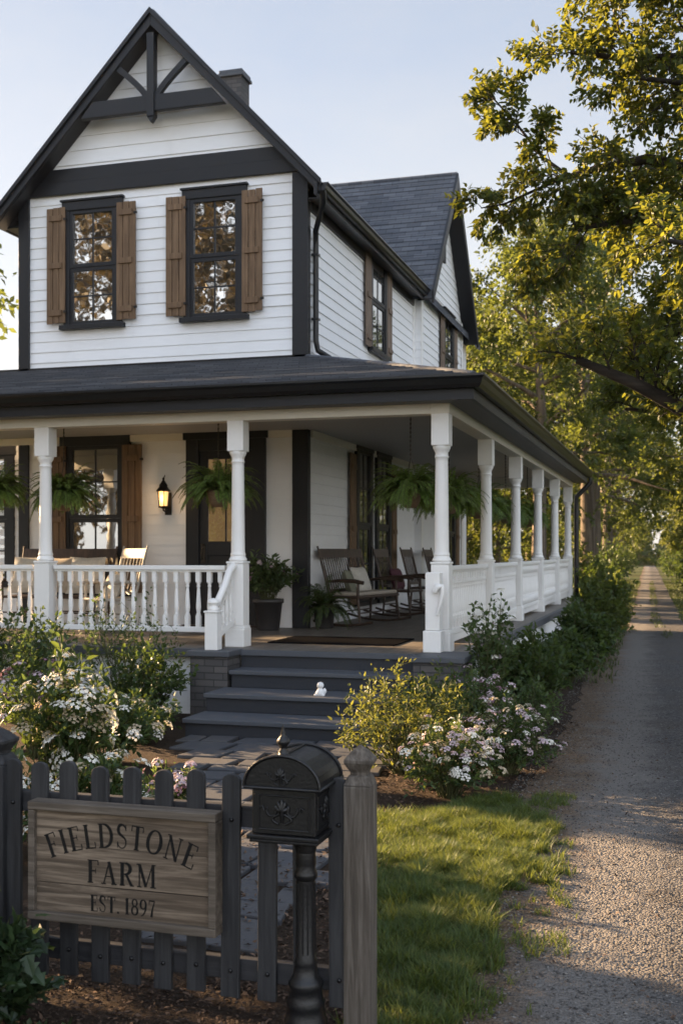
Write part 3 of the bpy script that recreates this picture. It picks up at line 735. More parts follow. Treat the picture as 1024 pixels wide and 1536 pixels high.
# far downspout
m = MB(); m.tube([(XEV+.06,PB-.05,ZEV-.13),(XEV+.06,PB-.05,ZEV-.24),(PX+.17,PB-.1,ZEV-.55),(PX+.17,PB-.1,ZEV-.75),(PX+.17,PB-.1,.1)], .055, 8); hb(m, 'downspout', M['gutter'])

# floor, skirting, steps, piers
m = MB(); m.box(PLX,PX+.28,11.34,YF,.64,.72); m.box(XR+.02,PX+.28,YF,PB+.1,.64,.72); hb(m, 'porch_floor', M['floor'])
m = MB(); m.box(-4.5,-2.56,11.29,11.338,.665,.726); m.box(PLX,-4.96,11.31,11.338,.63,.722); hb(m, 'floor_nosing', M['stone'], .006)
m = MB(); m.box(PX+.0,PX+.36,11.52,PB+.15,.727,.767) if False else None
m = MB(); m.box(PX+.282,PX+.36,11.6,PB+.15,.63,.73); hb(m, 'floor_nosing', M['stone'], .006)
m = MB(); m.box(PLX,-4.96,11.40,11.46,.0,.638); hb(m, 'skirting', M['siding_x']); 
m = MB(); clap_side(m, PX+.25, 11.5, PB, .0, .63, .16); m.box(PX+.15,PX+.248,11.5,PB,0,.63); hb(m, 'skirting', M['siding_y'])
def step(y0, z, x0, x1, yb):
    m = MB(); m.box(x0+.02, x1-.02, y0+.03, yb, z-.18, z-.046); r = hb(m, 'step', M['riser'], .006)
    q = MB(); q.box(x0, x1, y0, yb+.02, z-.045, z); o = q.build('tread', M['stone'], r, .008); o.location = -worldloc(r)
step(9.94,.18,-4.56,-2.5,10.47); step(10.44,.36,-4.56,-2.5,10.98); step(10.96,.54,-4.5,-2.56,11.34)
m = MB(); m.box(-4.5,-2.56,11.32,11.36,.5,.664); hb(m, 'step', M['riser'])
def pier(x0, x1, y0, y1):
    m = MB(); m.box(x0+.03,x1-.03,y0+.03,y1,0,.672); p = hb(m, 'pier', M['brick'], .004)
    q = MB(); q.box(x0,x1,y0,y1+.0,.674,.735); o = q.build('coping', M['stone'], p, .01); o.location = -worldloc(p)
pier(-4.97,-4.49,10.94,11.36); pier(-2.57,-2.02,10.94,11.62)

# posts: square blocks with a turned shaft
def post_prof():
    return [(r_*1.2,z_*1.0+(.03 if z_ > 1 else 0)) for r_,z_ in [(.09,0),(.108,.012),(.1,.03),(.088,.05),(.084,.06),(.092,.075),(.084,.09),(.08,.105),(.078,.3),(.074,.7),(.07,1.02),(.07,1.06),(.082,1.075),(.07,1.09),(.072,1.12),(.09,1.15),(.098,1.17),(.098,1.19)]]
pm = MB()
pm.box(-.14,.14,-.14,.14,0,.2); pm.prism([(-.14,.2),(.14,.2),(.125,.235),(-.125,.235)], 'y', -.125, .125)
pm.box(-.12,.12,-.12,.12,.236,.92); pm.box(-.13,.13,-.13,.13,.921,.945)
pm.lathe(post_prof(), (0,0,.945), 20)
pm.box(-.118,.118,-.118,.118,2.166,2.5)
pm.v = [(x*.8,y*.8,z) for x,y,z in pm.v]
proto = pm.build('porch_post', M['white'], None, .006)
posts = [(-9.58,PY),(-7.13,PY),(-4.71,PY),(PX,PY)] + [(PX,y) for y in (14.6,17.35,20.15,22.95,25.7)]
for i, (x, y) in enumerate(posts):
    o = proto if i == 0 else proto.copy()
    if i: C.objects.link(o)
    o.parent = house; o.location = Vector((x,y,.722)) - Vector(house.location)

# balusters and rails
bp = MB()
bp.box(-.021,.021,-.021,.021,0,.14); bp.lathe([(.02,0),(.024,.012),(.016,.03),(.019,.045),(.024,.09),(.023,.13),(.015,.3),(.013,.33),(.02,.345),(.013,.36),(.019,.375),(.02,.39)], (0,0,.14), 10); bp.box(-.021,.021,-.021,.021,.53,.66)
bp.v = [(x*1.22,y*1.22,z) for x,y,z in bp.v]
bal = bp.build('baluster', M['white']); balmesh = bal.data; bpy.data.objects.remove(bal)
def put_bal(parent, p, h=1.0, name='baluster'):
    o = bpy.data.objects.new(name, balmesh); C.objects.link(o); o.parent = parent; o.location = Vector(p)-worldloc(parent); o.scale = (1,1,h)
def railing(p, q, n, single=True):
    p = Vector(p); q = Vector(q); up = Vector((0,0,1))
    m = MB(); m.bar(p+up*.87, q+up*.87, .1, .05); m.bar(p+up*.835, q+up*.835, .055, .03); m.bar(p+up*.175, q+up*.175, .06, .06)
    r = hb(m, 'railing', M['white'], .006)
    if single:
        for k in range(n): put_bal(r, p.lerp(q,(k+.5)/n)+up*.2, .955)
    else:
        m = MB(); tmpl = [v.co.copy() for v in balmesh.vertices]; tf = [tuple(f.vertices) for f in balmesh.polygons]
        for k in range(n):
            c = p.lerp(q,(k+.5)/n)+up*.2; m.add([(c.x+v.x, c.y+v.y, c.z+v.z*.955) for v in tmpl], tf, True)
        o = m.build('baluster', M['white'], r); o.location = -worldloc(r); o['kind'] = 'stuff'
    return r
F0 = .724
railing((-9.45,PY,F0),(-7.27,PY,F0),16); railing((-7.0,PY,F0),(-4.85,PY,F0),16)
ys = [PY,14.6,17.35,20.15,22.95,25.7]
for i in range(5):
    r = railing((PX,ys[i]+.13,F0),(PX,ys[i+1]-.13,F0),22, i < 2)
    m = MB(); y0, y1 = ys[i]+.125, ys[i+1]-.125
    m.box(PX-.02,PX+.02,y0,y1,F0+.70,F0+.745); m.box(PX-.018,PX+.018,y0,y1,F0+.30,F0+.335); m.box(PX-.016,PX+.016,y0,y1,F0+.06,F0+.14)
    n = 40
    for k in range(n):
        y = y0+(y1-y0)*(k+.5)/n; m.obox((PX,y,F0+.785),(.012,0,0),(0,.016,0),(0,0,.03))
    o = m.build('lattice_rail', M['white'], r); o.location = -worldloc(r)
# stair handrail with newel on the west pier, scrolled newel against the corner post
nm = MB(); nx, ny = -4.73, 11.1
nm.box(nx-.07,nx+.07,ny-.07,ny+.07,.737,1.13); nm.box(nx-.08,nx+.08,ny-.08,ny+.08,1.13,1.15); nm.lathe([(.05,0),(.062,.02),(.045,.05),(.05,.065),(.068,.085),(.055,.115),(.0,.135)], (nx,ny,1.15), 14)
nw = hb(nm, 'newel_post', M['white'], .006)
hm = MB(); hm.tube([(nx,ny+.05,1.2),(nx,ny+.12,1.24),(nx+.005,ny+.3,1.4),(nx+.01,ny+.42,1.56),(nx+.015,PY-.12,1.62)], [.035,.04,.04,.04,.04], 10)
hm.bar((nx,ny+.06,.86),(nx+.01,PY-.13,1.02), .05, .06)
hr = hb(hm, 'handrail', M['white'])
for k in range(4): t = (k+.6)/4.4; put_bal(hr, (nx+.01*t, ny+.08+.45*t, .86+.15*t), .55+.22*t)
nm = MB(); nx, ny = -2.43, 11.5
nm.box(nx-.105,nx+.085,ny-.105,ny+.08,.737,.96); nm.box(nx-.085,nx+.065,ny-.085,ny+.07,.962,1.56)
nw = hb(nm, 'newel_post', M['white'], .008)
sm = MB(); sm.tube([(nx+.02,ny-.1,1.36),(nx+.05,ny-.12,1.42),(nx+.09,ny-.1,1.42),(nx+.1,ny-.1,1.36),(nx+.08,ny-.1,1.25),(nx+.04,ny-.1,1.12)], [.03,.035,.03,.028,.022,.012], 8)
o = sm.build('scroll', M['white'], nw); o.location = -worldloc(nw)
# ------------------------------------------------------------------ furniture on the porch
def rocker(name, label, cat, loc, rz, w=.56, slats=7, mat='darkwood', rockers=True, group=None, cushion=None):
    """seat facing local -Y"""
    t = thing(name, label, cat, loc, group, True); t.rotation_euler = (0,0,rz); mt = M[mat]
    h = w/2; n = MB()
    n.box(-h,h,-.27,.22,.40,.435); n.build('seat', mt, t, .012)
    b = MB(); th = .26
    def bk(u, z): return Vector((u, .2+(z-.42)*th, z))
    for s in (-1,1): b.tube([bk(s*(h-.02),.40),bk(s*(h-.02),.8),bk(s*(h-.0),1.13)], [.02,.02,.014], 8)
    b.obox((bk(0,1.03)), (h-.01,0,0), (0,.011,0), (0,th*.06,.065)); b.obox(bk(0,.5), (h-.02,0,0), (0,.012,0), (0,.01,.025))
    for k in range(slats):
        u = -h+.05+(2*h-.1)*(k+.5)/slats; b.tube([bk(u,.51),bk(u,.98)], .009, 6)
    b.build('backrest', mt, t)
    for s in (-1,1):
        for (ya, yb, top) in ((-.23,-.27,.63),(.18,.2,.41)):
            l = MB(); l.tube([(s*(h-.03),ya,top),(s*(h-.03),ya*.99,.4),(s*(h-.02),(ya+yb)/2,.22),(s*(h-.01),yb,.055)], [.016,.021,.019,.014], 8); l.build('leg', mt, t)
        a = MB(); a.tube([(s*(h+.0),-.33,.62),(s*(h+.01),-.2,.645),(s*h,.05,.65),(s*(h-.02),.24,.63)], [.026,.03,.024,.018], 8); a.build('armrest', mt, t)
        if rockers:
            r = MB(); r.tube([(s*(h-.01), -.46+i*.115, .028+.075*((i-4)/4.6)**2) for i in range(10)], [.018]*10, 6); r.build('rocker_runner', mt, t)
    q = MB(); q.tube([(-h+.03,-.25,.2),(h-.03,-.25,.2)], .011, 6); q.tube([(-h+.03,.19,.2),(h-.03,.19,.2)], .011, 6); q.build('stretcher', mt, t)
    if cushion:
        q = MB(); q.box(-h+.04,h-.04,-.25,.17,.438,.49); q.build('seat_cushion', M[cushion], t, .02)
    return t
def pillow(label, loc, rot, mat, s=.4, group=None):
    m = MB(); n = 10; vs = []; fs = []
    for side in (1,-1):
        b0 = len(vs)
        for i in range(n+1):
            for j in range(n+1):
                u = i/n*2-1; v = j/n*2-1
                e = max(0,(1-u**4)*(1-v**4))**.5
                k = 1-.06*(1-abs(u))*abs(v) -.06*(1-abs(v))*abs(u)
                vs.append((u*s/2*k, side*e*.075, v*s/2*k))
        for i in range(n):
            for j in range(n):
                q = (b0+i*(n+1)+j, b0+(i+1)*(n+1)+j, b0+(i+1)*(n+1)+j+1, b0+i*(n+1)+j+1)
                fs.append(q if side < 0 else q[::-1])
    m.add(vs, fs, True); o = m.build('pillow', M[mat]); o.location = loc; o.rotation_euler = rot
    tag(o, label, 'pillow', group); return o
FZ = .722
g = 'dark wooden rockers along the porch'
rocker('rocking_settee', 'dark wooden rocking settee with pale seat pad beside the black corner board', 'settee', (-4.38,15.75,FZ), PI/2-.16, 1.4, 18, 'darkwood', True, None, 'seatcloth')
rocker('rocking_chair', 'dark rocking chair holding a plum cushion, next to the rocking settee', 'rocking chair', (-4.35,17.95,FZ), PI/2-.15, .58, 7, 'darkwood', True, g)
rocker('rocking_chair', 'dark rocking chair, second along the porch after the rocking settee', 'rocking chair', (-4.3,19.6,FZ), PI/2-.1, .58, 7, 'darkwood', True, g)
rocker('rocking_chair', 'farthest dark rocking chair, near the end of the side porch', 'rocking chair', (-4.3,21.4,FZ), PI/2-.05, .58, 7, 'darkwood', True, g)
pillow('pale patterned pillow leaning in the rocking settee near its far arm', (-4.5,16.05,FZ+.63), (-.35,0,PI/2-.2), 'pill1', .42)
pillow('sage green pillow leaning in the rocking settee near the potted fern', (-4.52,15.5,FZ+.62), (-.35,0,PI/2+.25), 'pill3', .38)
pillow('plum coloured cushion standing on a dark rocking chair', (-4.42,17.95,FZ+.61), (-.3,0,PI/2-.15), 'pill2', .36)
rocker('porch_settee', 'brown wooden settee under the porch window, piled with pale pillows', 'settee', (-8.45,14.2,FZ), 0, 1.5, 16, 'darkwood', False)
rocker('armchair', 'cream painted wooden armchair beside the brown settee under the porch window', 'chair', (-7.32,13.7,FZ), -.55, .6, 6, 'creamwood', False)
for lab, x, m, s, rz in (('pale pillow on the brown settee, nearest the cream armchair',-7.98,'pill1',.42,.1),('middle pillow of the brown settee, light linen',-8.42,'seatcloth',.4,-.12),('white patterned pillow at the brown settee end away from the armchair',-8.86,'pill1',.42,.15)):
    pillow(lab, (x,14.2,FZ+.72), (-.3,0,rz), m, s+.12)
pillow('light cushion resting on the cream wooden armchair', (-7.3,13.74,FZ+.6), (-.32,0,-.55), 'pill1', .34)
# mat
m = MB(); m.box(-4.55,-3.05,12.25,13.25,.7225,.737); tag(m.build('doormat', M['mat'], None, .004), 'black rectangular doormat on the porch boards above the steps', 'doormat')
# figurine on the second step
m = MB(); m.lathe([(.055,0),(.062,.02),(.05,.05),(.03,.075),(.026,.085),(.04,.1),(.042,.12),(.03,.145),(.0,.155)], (0,0,0), 12)
m.lathe([(.0,.02),(.022,.03),(.026,.05),(.012,.075),(0,.085)], (.045,.02,0), 10)
for s in (-1,1): m.lathe([(.02,0),(.024,.012),(0,.025)], (s*.045,-.04,0), 8)
o = m.build('figurine', M['figure'], None, 0, True); o.location = (-3.39,10.62,.361); o.scale = (.85,.85,.85); tag(o, 'small white ceramic figurine standing on a dark porch step', 'figurine')

# lantern
lt = thing('wall_lantern', 'lit black iron lantern glowing on the white wall beside the front door', 'lantern', (-7.02,14.85,2.62))
LX, LY = -7.02, 14.68
m = MB(); m.lathe([(.05,-.0),(.05,.16)], (0,0,0), 4); 
m = MB(); m.box(LX-.05,LX+.05,14.832,14.85,2.3,2.62); m.tube([(LX,14.84,2.42),(LX,14.76,2.34),(LX,LY,2.36),(LX,LY,2.4)], .011, 6); m.tube([(LX,14.84,2.58),(LX,14.79,2.72),(LX,LY,2.8),(LX+.03,LY-.01,2.86)], [.011,.01,.009,.006], 6); m.build('bracket', M['lampiron'], lt)
m = MB()
for k in range(6):
    a = k*PI/3; m.tube([(LX+.066*math.cos(a),LY+.066*math.sin(a),2.42),(LX+.085*math.cos(a),LY+.085*math.sin(a),2.63)], .006, 5)
m.lathe([(.0,-.02),(.03,-.01),(.07,0),(.072,.02)], (LX,LY,2.40), 12); m.build('cage', M['lampiron'], lt)
m = MB(); m.lathe([(.102,2.63),(.1,2.645),(.07,2.68),(.055,2.7),(.06,2.72),(.03,2.76),(.012,2.79),(.02,2.81),(.0,2.83)], (LX,LY,0), 12); m.build('cap', M['lampiron'], lt)
m = MB(); m.lathe([(.056,2.425),(.072,2.625)], (LX,LY,0), 12); m.build('glass', M['glow'], lt)
pl = bpy.data.lights.new('lantern_bulb', 'POINT'); pl.energy = .65; pl.color = (1,.62,.3); pl.shadow_soft_size = .06
po = bpy.data.objects.new('bulb', pl); C.objects.link(po); po.location = (LX,LY-.13,2.52); po.parent = lt; po.location = Vector((LX,LY-.13,2.52))-worldloc(lt)

# hanging ferns
def hanging_fern(label, loc, seed, R=.46, fr_=150, top=3.46):
    t = thing('hanging_fern', label, 'hanging plant', loc, 'fern baskets hung from the porch ceiling', True)
    m = MB(); m.lathe([(.0,-.17),(.07,-.17),(.11,-.1),(.13,0),(.13,.02),(.115,.025),(.1,0)], (0,0,0), 16); m.build('basket', M['basket'], t)
    h = top-loc[2]; m = MB()
    for k in range(3):
        a = k*2*PI/3+.4; m.tube([(.125*math.cos(a),.125*math.sin(a),.01),(0,0,.42)], .004, 4)
    m.tube([(0,0,.42),(0,0,h)], .006, 5)
    for i in range(int((h-.42)/.05)): m.lathe([(.004,0),(.011,.012),(.011,.026),(.004,.038)], (0,0,.43+.05*i), 6)
    m.build('chain', M['chain'], t)
    fern_mesh(t, seed, R, fr_, .02); return t
hanging_fern('hanging fern basket above the porch settee, behind the second post from the front edge', (-7.33,12.5,2.45), 21)
hanging_fern('hanging fern basket in front of the dark front door', (-5.2,12.35,2.47), 22, .5)
hanging_fern('hanging fern cut by the photo edge, near the far end of the front porch', (-8.22,12.4,2.5), 23)
hanging_fern('hanging fern basket above the rocking settee with its chain in full view', (-2.98,12.75,2.45), 24, .5, 170)
for i, (y, lab) in enumerate(((14.0,'dark hanging fern just behind the porch corner post'),(16.2,'hanging fern between the second and third posts of the side porch'),(18.8,'hanging fern between the third and fourth posts of the side porch'),(21.6,'hanging fern near the fifth post of the side porch'))):
    hanging_fern(lab, (-2.78,y,2.42), 30+i, .48, 130)

# potted plants on the porch floor
def potted(label, loc, seed, rp, hp, R, H, stems, leaf, mat, per, fern=False):
    t = thing('potted_plant', label, 'potted plant', loc, None, True)
    m = MB(); m.lathe([(rp*.72,0),(rp*.76,.02),(rp*.95,hp*.86),(rp*1.06,hp*.87),(rp*1.06,hp),(rp*.93,hp),(rp*.9,hp*.9),(0,hp*.9)], (0,0,0), 24); m.build('pot', M['terra'], t)
    if fern: fern_mesh(t, seed, R, stems, hp, 'leaf_dark', 1.1); return t
    bark, (B,D,N,L), tips = shrub_parts(seed, R, H, stems, per, leaf, .45, .25)
    z = Vector((0,0,hp*.85)); B = [b+z for b in B]
    bark.v = [(x,y,zz+hp*.85) for x,y,zz in bark.v]
    bark.build('stem', M['stem'], t); L = np.array(L); leafmesh('foliage', B, D, N, L, L*.42, M[mat], t)
    return t, [(p+z, d) for p, d in tips]
t, tips = potted('dark pot of leafy flowering greenery between the front door and black corner board', (-5.3,14.3,FZ), 41, .2, .42, .42, .62, 46, .085, 'leaf_vine', 14)
add_heads(t, tips, ['petal_mauve','petal_mauve','petal_pink'], .03, 6, .022, 16, random.Random(4))
potted('shaggy dark fern in a low pot beside the rocking settee end', (-4.7,14.9,FZ), 42, .16, .3, .5, 0, 60, .06, 'leaf_dark', 12, True)

# ------------------------------------------------------------------ fence, sign, mailbox
fence = thing('picket_fence', 'charcoal grey picket fence with rounded pickets across the garden path', 'fence', (-1.8,3.9,0))
pk = MB(); pwid = .036
outl = [(-pwid,.135),(pwid,.135),(pwid,.925)] + [(pwid*math.cos(a), .925+.033*math.sin(a)**.8) for a in [PI*i/8 for i in range(1,8)]] + [(-pwid,.925)]
pk.prism(outl, 'y', 0, .02)
proto = pk.build('picket', M['fence'], None, .003)
px_ = [-2.5,-2.385,-2.255,-2.12,-1.99,-1.86,-1.725,-1.59,-1.445,-1.305,-1.17]
bm_ = MB(); bm_.lathe([(.0085,0),(.0085,.004),(.005,.007),(0,.008)], (0,0,0), 8); bolt = bm_.build('bolt', M['iron']); boltmesh = bolt.data; bpy.data.objects.remove(bolt)
for i, x in enumerate(px_):
    o = proto if i == 0 else proto.copy()
    if i: C.objects.link(o)
    o.parent = fence; o.location = Vector((x,3.878,rnd.uniform(-.008,.008)))-Vector(fence.location); o.rotation_euler = (0,rnd.uniform(-.008,.008),0)
    for z in (.235,.79):
        q = bpy.data.objects.new('bolt', boltmesh); C.objects.link(q); q.parent = o; q.location = (.004,0,z); q.rotation_euler = (PI/2,0,0)
for z0, z1 in ((.19,.27),(.755,.835)):
    m = MB(); m.box(-2.55,-1.13,3.9,3.935,z0,z1); m.build('rail', M['fence_x'], fence, .004).location = -worldloc(fence)
def fence_post(x, y, hw_, mat, label=None):
    m = MB(); m.box(x-hw_,x+hw_,y-hw_,y+hw_,-.05,.94); m.add([(x+sx*q,y+sy*q,z) for q,z in ((hw_,.941),(hw_*.72,.975)) for sx,sy in ((-1,-1),(1,-1),(1,1),(-1,1))], [(4,5,6,7)]+[(i,(i+1)%4,4+(i+1)%4,4+i) for i in range(4)])
    p = m.build('fence_post', mat, fence, .007)
    m = MB(); m.lathe([(hw_*.8,.972),(hw_*.82,.985),(hw_*1.38,1.02),(hw_*1.38,1.03),(hw_*.7,1.06),(.0,1.082)], (x,y,0), 4, PI/4, False); o = m.build('finial', mat, p, .003); o.location = -worldloc(p)
    if label: p['label'] = label
    return p
fence_post(-1.098,3.91,.05,M['post'],'weathered brown wooden post with pointed finial')
fence_post(-2.585,3.91,.06,M['fence'],'charcoal painted post with pointed cap')

sign = thing('farm_sign', 'weathered wooden sign reading FIELDSTONE FARM hung on the picket fence', 'sign', (-1.995,3.84,.37))
SX0, SX1, SZ0, SZ1 = -2.385, -1.612, .37, .82; SYF = 3.822
m = MB()
for z0, z1 in ((SZ0+.03,.509),(.512,.6555),(.6565,SZ1-.03)): m.box(SX0+.02,SX1-.02,SYF,SYF+.03,z0,z1)
m.build('board', M['sign'], sign, .002)
m = MB(); m.box(SX0,SX1,SYF-.022,SYF+.05,SZ1-.032,SZ1); m.box(SX0,SX1,SYF-.022,SYF+.05,SZ0,SZ0+.032); m.box(SX0,SX0+.028,SYF-.02,SYF+.05,SZ0+.033,SZ1-.033); m.box(SX1-.03,SX1,SYF-.02,SYF+.05,SZ0+.033,SZ1-.033)
m.build('frame', M['signframe'], sign, .004)
# hand drawn serif capitals: strokes of (x, y, width)
def bez(p0, p1, p2, p3, n=10):
    return [tuple((1-t)**3*a+3*(1-t)**2*t*b+3*(1-t)*t*t*c+t**3*d for a,b,c,d in zip(p0,p1,p2,p3)) for t in [i/n for i in range(n+1)]]
TK, TN, SF = .155, .058, .052
def st_(x, y0=0, y1=1, w=TK): return [(x,y0,w),(x,y1,w)]
def ser(x, y, l=.13): return [(x-l,y+(SF/2 if y < .5 else -SF/2),SF),(x+l,y+(SF/2 if y < .5 else -SF/2),SF)]
def ell(cx, cy, rx, ry, a0=0, a1=2*PI, n=24, k=TK, t=TN):
    return [(cx+rx*math.cos(a), cy+ry*math.sin(a), t+(k-t)*abs(math.cos(a))**1.4) for a in [a0+(a1-a0)*i/n for i in range(n+1)]]
G = {
 'I': (.36, [st_(.18), ser(.18,0), ser(.18,1)]),
 'F': (.62, [st_(.17), ser(.17,0,.14), [(.03,.975,.05),(.58,.975,.05)], [(.565,1,.03),(.565,.78,.055)], [(.17,.53,.05),(.44,.53,.05)], [(.44,.42,.035),(.44,.64,.035)]]),
 'E': (.66, [st_(.17), [(.03,.975,.05),(.58,.975,.05)], [(.565,1,.03),(.565,.78,.055)], [(.17,.53,.05),(.44,.53,.05)], [(.44,.42,.035),(.44,.64,.035)], [(.03,.025,.05),(.62,.025,.05)], [(.605,0,.03),(.605,.24,.055)]]),
 'L': (.62, [st_(.17), ser(.17,1), [(.03,.025,.05),(.58,.025,.05)], [(.565,0,.03),(.565,.26,.055)]]),
 'D': (.82, [st_(.17), [(.03,.975,.05),(.3,.975,.05)], [(.03,.025,.05),(.3,.025,.05)], [(a,b,TN+(TK-TN)*max(0,math.sin(PI*i/14))**.8) for i,(a,b) in enumerate(bez((.28,.975),(.86,.97),(.86,.03),(.28,.025),14))]]),
 'S': (.6, [[(a,b,.055+.085*math.sin(PI*min(1,i/20))**1.5) for i,(a,b) in enumerate(bez((.5,.8),(.42,1.05),(.09,1.03),(.1,.74),10)+bez((.1,.74),(.1,.52),(.51,.52),(.51,.26),10)[1:])] + [(a,b,.05) for a,b in bez((.51,.26),(.5,-.06),(.12,-.06),(.07,.24),8)[1:]], [(.5,.98,.03),(.505,.74,.05)], [(.075,.02,.03),(.065,.28,.05)]]),
 'T': (.68, [st_(.34), ser(.34,0), [(.03,.975,.05),(.65,.975,.05)], [(.045,1,.03),(.045,.76,.05)], [(.635,1,.03),(.635,.76,.05)]]),
 'O': (.82, [ell(.41,.5,.335,.475)]),
 'N': (.84, [st_(.15,0,1,.055), st_(.69,0,1,.055), [(.13,.96,.13),(.68,.03,.13)], ser(.15,0,.12), [(.0,.978,.045),(.2,.978,.045)], ser(.69,1,.12)]),
 'A': (.78, [[(.12,0,.055),(.4,.98,.055)], [(.38,.98,.13),(.64,0,.14)], [(.22,.34,.05),(.56,.34,.05)], ser(.12,0,.12), ser(.64,0,.14)]),
 'R': (.76, [st_(.17), ser(.17,0), [(.03,.975,.05),(.32,.975,.05)], [(.2,.5,.05),(.32,.5,.05)], [(a,b,TN+(TK-TN)*math.sin(PI*i/12)**.8) for i,(a,b) in enumerate(bez((.3,.975),(.66,.97),(.66,.51),(.3,.5),12))], [(.36,.5,.1),(.64,.02,.13)], ser(.66,0,.1)]),
 'M': (1.0, [st_(.16,0,1,.055), st_(.83,0,1,.13), [(.17,.97,.13),(.48,.03,.12)], [(.48,.03,.05),(.8,.97,.05)], ser(.16,0,.12), ser(.83,0,.14), [(.02,.978,.045),(.2,.978,.045)], [(.8,.978,.045),(.97,.978,.045)]]),
 '.': (.26, [[(.12,.0,.13),(.12,.12,.13)]]),
 '1': (.5, [st_(.27), ser(.27,0,.15), [(.12,.86,.05),(.27,.97,.06)]]),
 '8': (.62, [ell(.31,.76,.19,.215,k=.1), ell(.31,.28,.235,.255,k=.12)]),
 '9': (.62, [ell(.3,.7,.22,.275,k=.12), [(a,b,.11-.06*i/10) for i,(a,b) in enumerate(bez((.52,.7),(.54,.3),(.36,.05),(.12,.0),10))]]),
 '7': (.6, [[(.08,.96,.08),(.54,.96,.08)], [(.09,1,.03),(.08,.74,.05)], [(.53,.95,.05),(.34,.45,.09),(.27,0,.14)]]),
}
def glyphs(text, place, size, ycond=1.0, bold=1.0):
    """place(s) -> (x, z, angle) for arc length s from the middle"""
    tot = sum((G[c][0] if c != ' ' else .34)+.1 for c in text)*size - .1*size
    m = MB(); s = -tot/2; lay = 0
    for c in text:
        wd = (G[c][0] if c != ' ' else .34)*size
        if c != ' ':
            x, z, ang = place(s+wd/2); ca, sa = math.cos(ang), math.sin(ang)
            for stroke in G[c][1]:
                lay += 1; y = SYF-.0012-.00003*(lay%12)
                pts = [(p[0],p[1]*ycond) for p in stroke]; Lf=[];Rt=[]
                for i, p in enumerate(stroke):
                    a = pts[max(i-1,0)]; b = pts[min(i+1,len(pts)-1)]
                    dx, dy = b[0]-a[0], b[1]-a[1]; q = math.hypot(dx,dy) or 1
                    nx, ny = -dy/q*p[2]*bold/2, dx/q*p[2]*bold/2
                    Lf.append((pts[i][0]+nx, pts[i][1]+ny)); Rt.append((pts[i][0]-nx, pts[i][1]-ny))
                vs = []
                for (u, v) in Lf+Rt:
                    u = (u*size-wd/2); v = v*size
                    vs.append((x+u*ca-v*sa, y, z+u*sa+v*ca))
                n = len(Lf); m.add(vs, [(i,i+1,n+i+1,n+i) for i in range(n-1)])
        s += wd + .1*size
    return m
SC = (SX0+SX1)/2
RA = .75
glyphs('FIELDSTONE', lambda s: (SC-.005+RA*math.sin(s/RA), .662-RA+RA*math.cos(s/RA), -s/RA), .079, 1.16, 1.12).build('lettering', M['ink'], sign)
glyphs('FARM', lambda s: (SC+s, .524, 0), .083, 1.05, 1.12).build('lettering', M['ink'], sign)
wid = lambda t: sum(G[c][0]+.1 for c in t)*.049
off = (wid('EST.')+.25*.049+wid('1897'))/2
glyphs('EST.', lambda s: (SC+.005-off+wid('EST.')/2+s, .418, 0), .049, 1.25, 1.35).build('lettering', M['ink'], sign)
glyphs('1897', lambda s: (SC+.005+off-wid('1897')/2+s, .418, 0), .049, 1.25, 1.35).build('lettering', M['ink'], sign)

# mailbox
mbx = thing('mailbox', 'ornate black cast iron mailbox with arched roof and finial on a fluted post', 'mailbox', (-1.325,3.845,0))
X0, X1, Y0, Y1 = -1.45, -1.2, 3.72, 3.97; XM = (X0+X1)/2
m = MB(); m.box(X0+.008,X1-.008,Y0+.008,Y1-.008,.782,.94); m.box(X0-.008,X1+.008,Y0-.008,Y1+.008,.765,.781); m.box(X0+.0,X1-.0,Y0+.0,Y1-.0,.752,.764)
m.build('box', M['iron'], mbx, .004)
arch = [(X0-.012+.0,.942)] + [(XM+(.137)*math.cos(a), .95+.108*math.sin(a)) for a in [PI-PI*i/16 for i in range(17)]] + [(X1+.012,.942)]
m = MB(); m.prism([(x,z) for x,z in arch][::-1], 'y', Y0-.012, Y1+.012); rf = m.build('roof', M['iron'], mbx, .004)
m = MB(); 
for y in (Y0-.014, Y1+.0):
    m.tube([(XM+.139*math.cos(a), y, .952+.11*math.sin(a)) for a in [PI-PI*i/16 for i in range(17)]], .006, 6)
m.tube([(X0-.014,Y0-.014,.948),(X1+.014,Y0-.014,.948),(X1+.014,Y1+.012,.948)], .0065, 6); m.tube([(XM,Y0,1.061),(XM,Y1,1.061)], .004, 6)
o = m.build('roof_trim', M['iron'], rf); o.location = -worldloc(rf)
m = MB(); m.lathe([(.026,0),(.027,.008),(.016,.012),(.019,.022),(.011,.03),(.013,.036),(.023,.05),(.024,.058),(.014,.072),(.008,.078),(.01,.084),(.004,.094),(.005,.1),(.0,.118)], (XM-.005,Y0+.02,1.052), 14); m.build('finial', M['iron'], mbx)
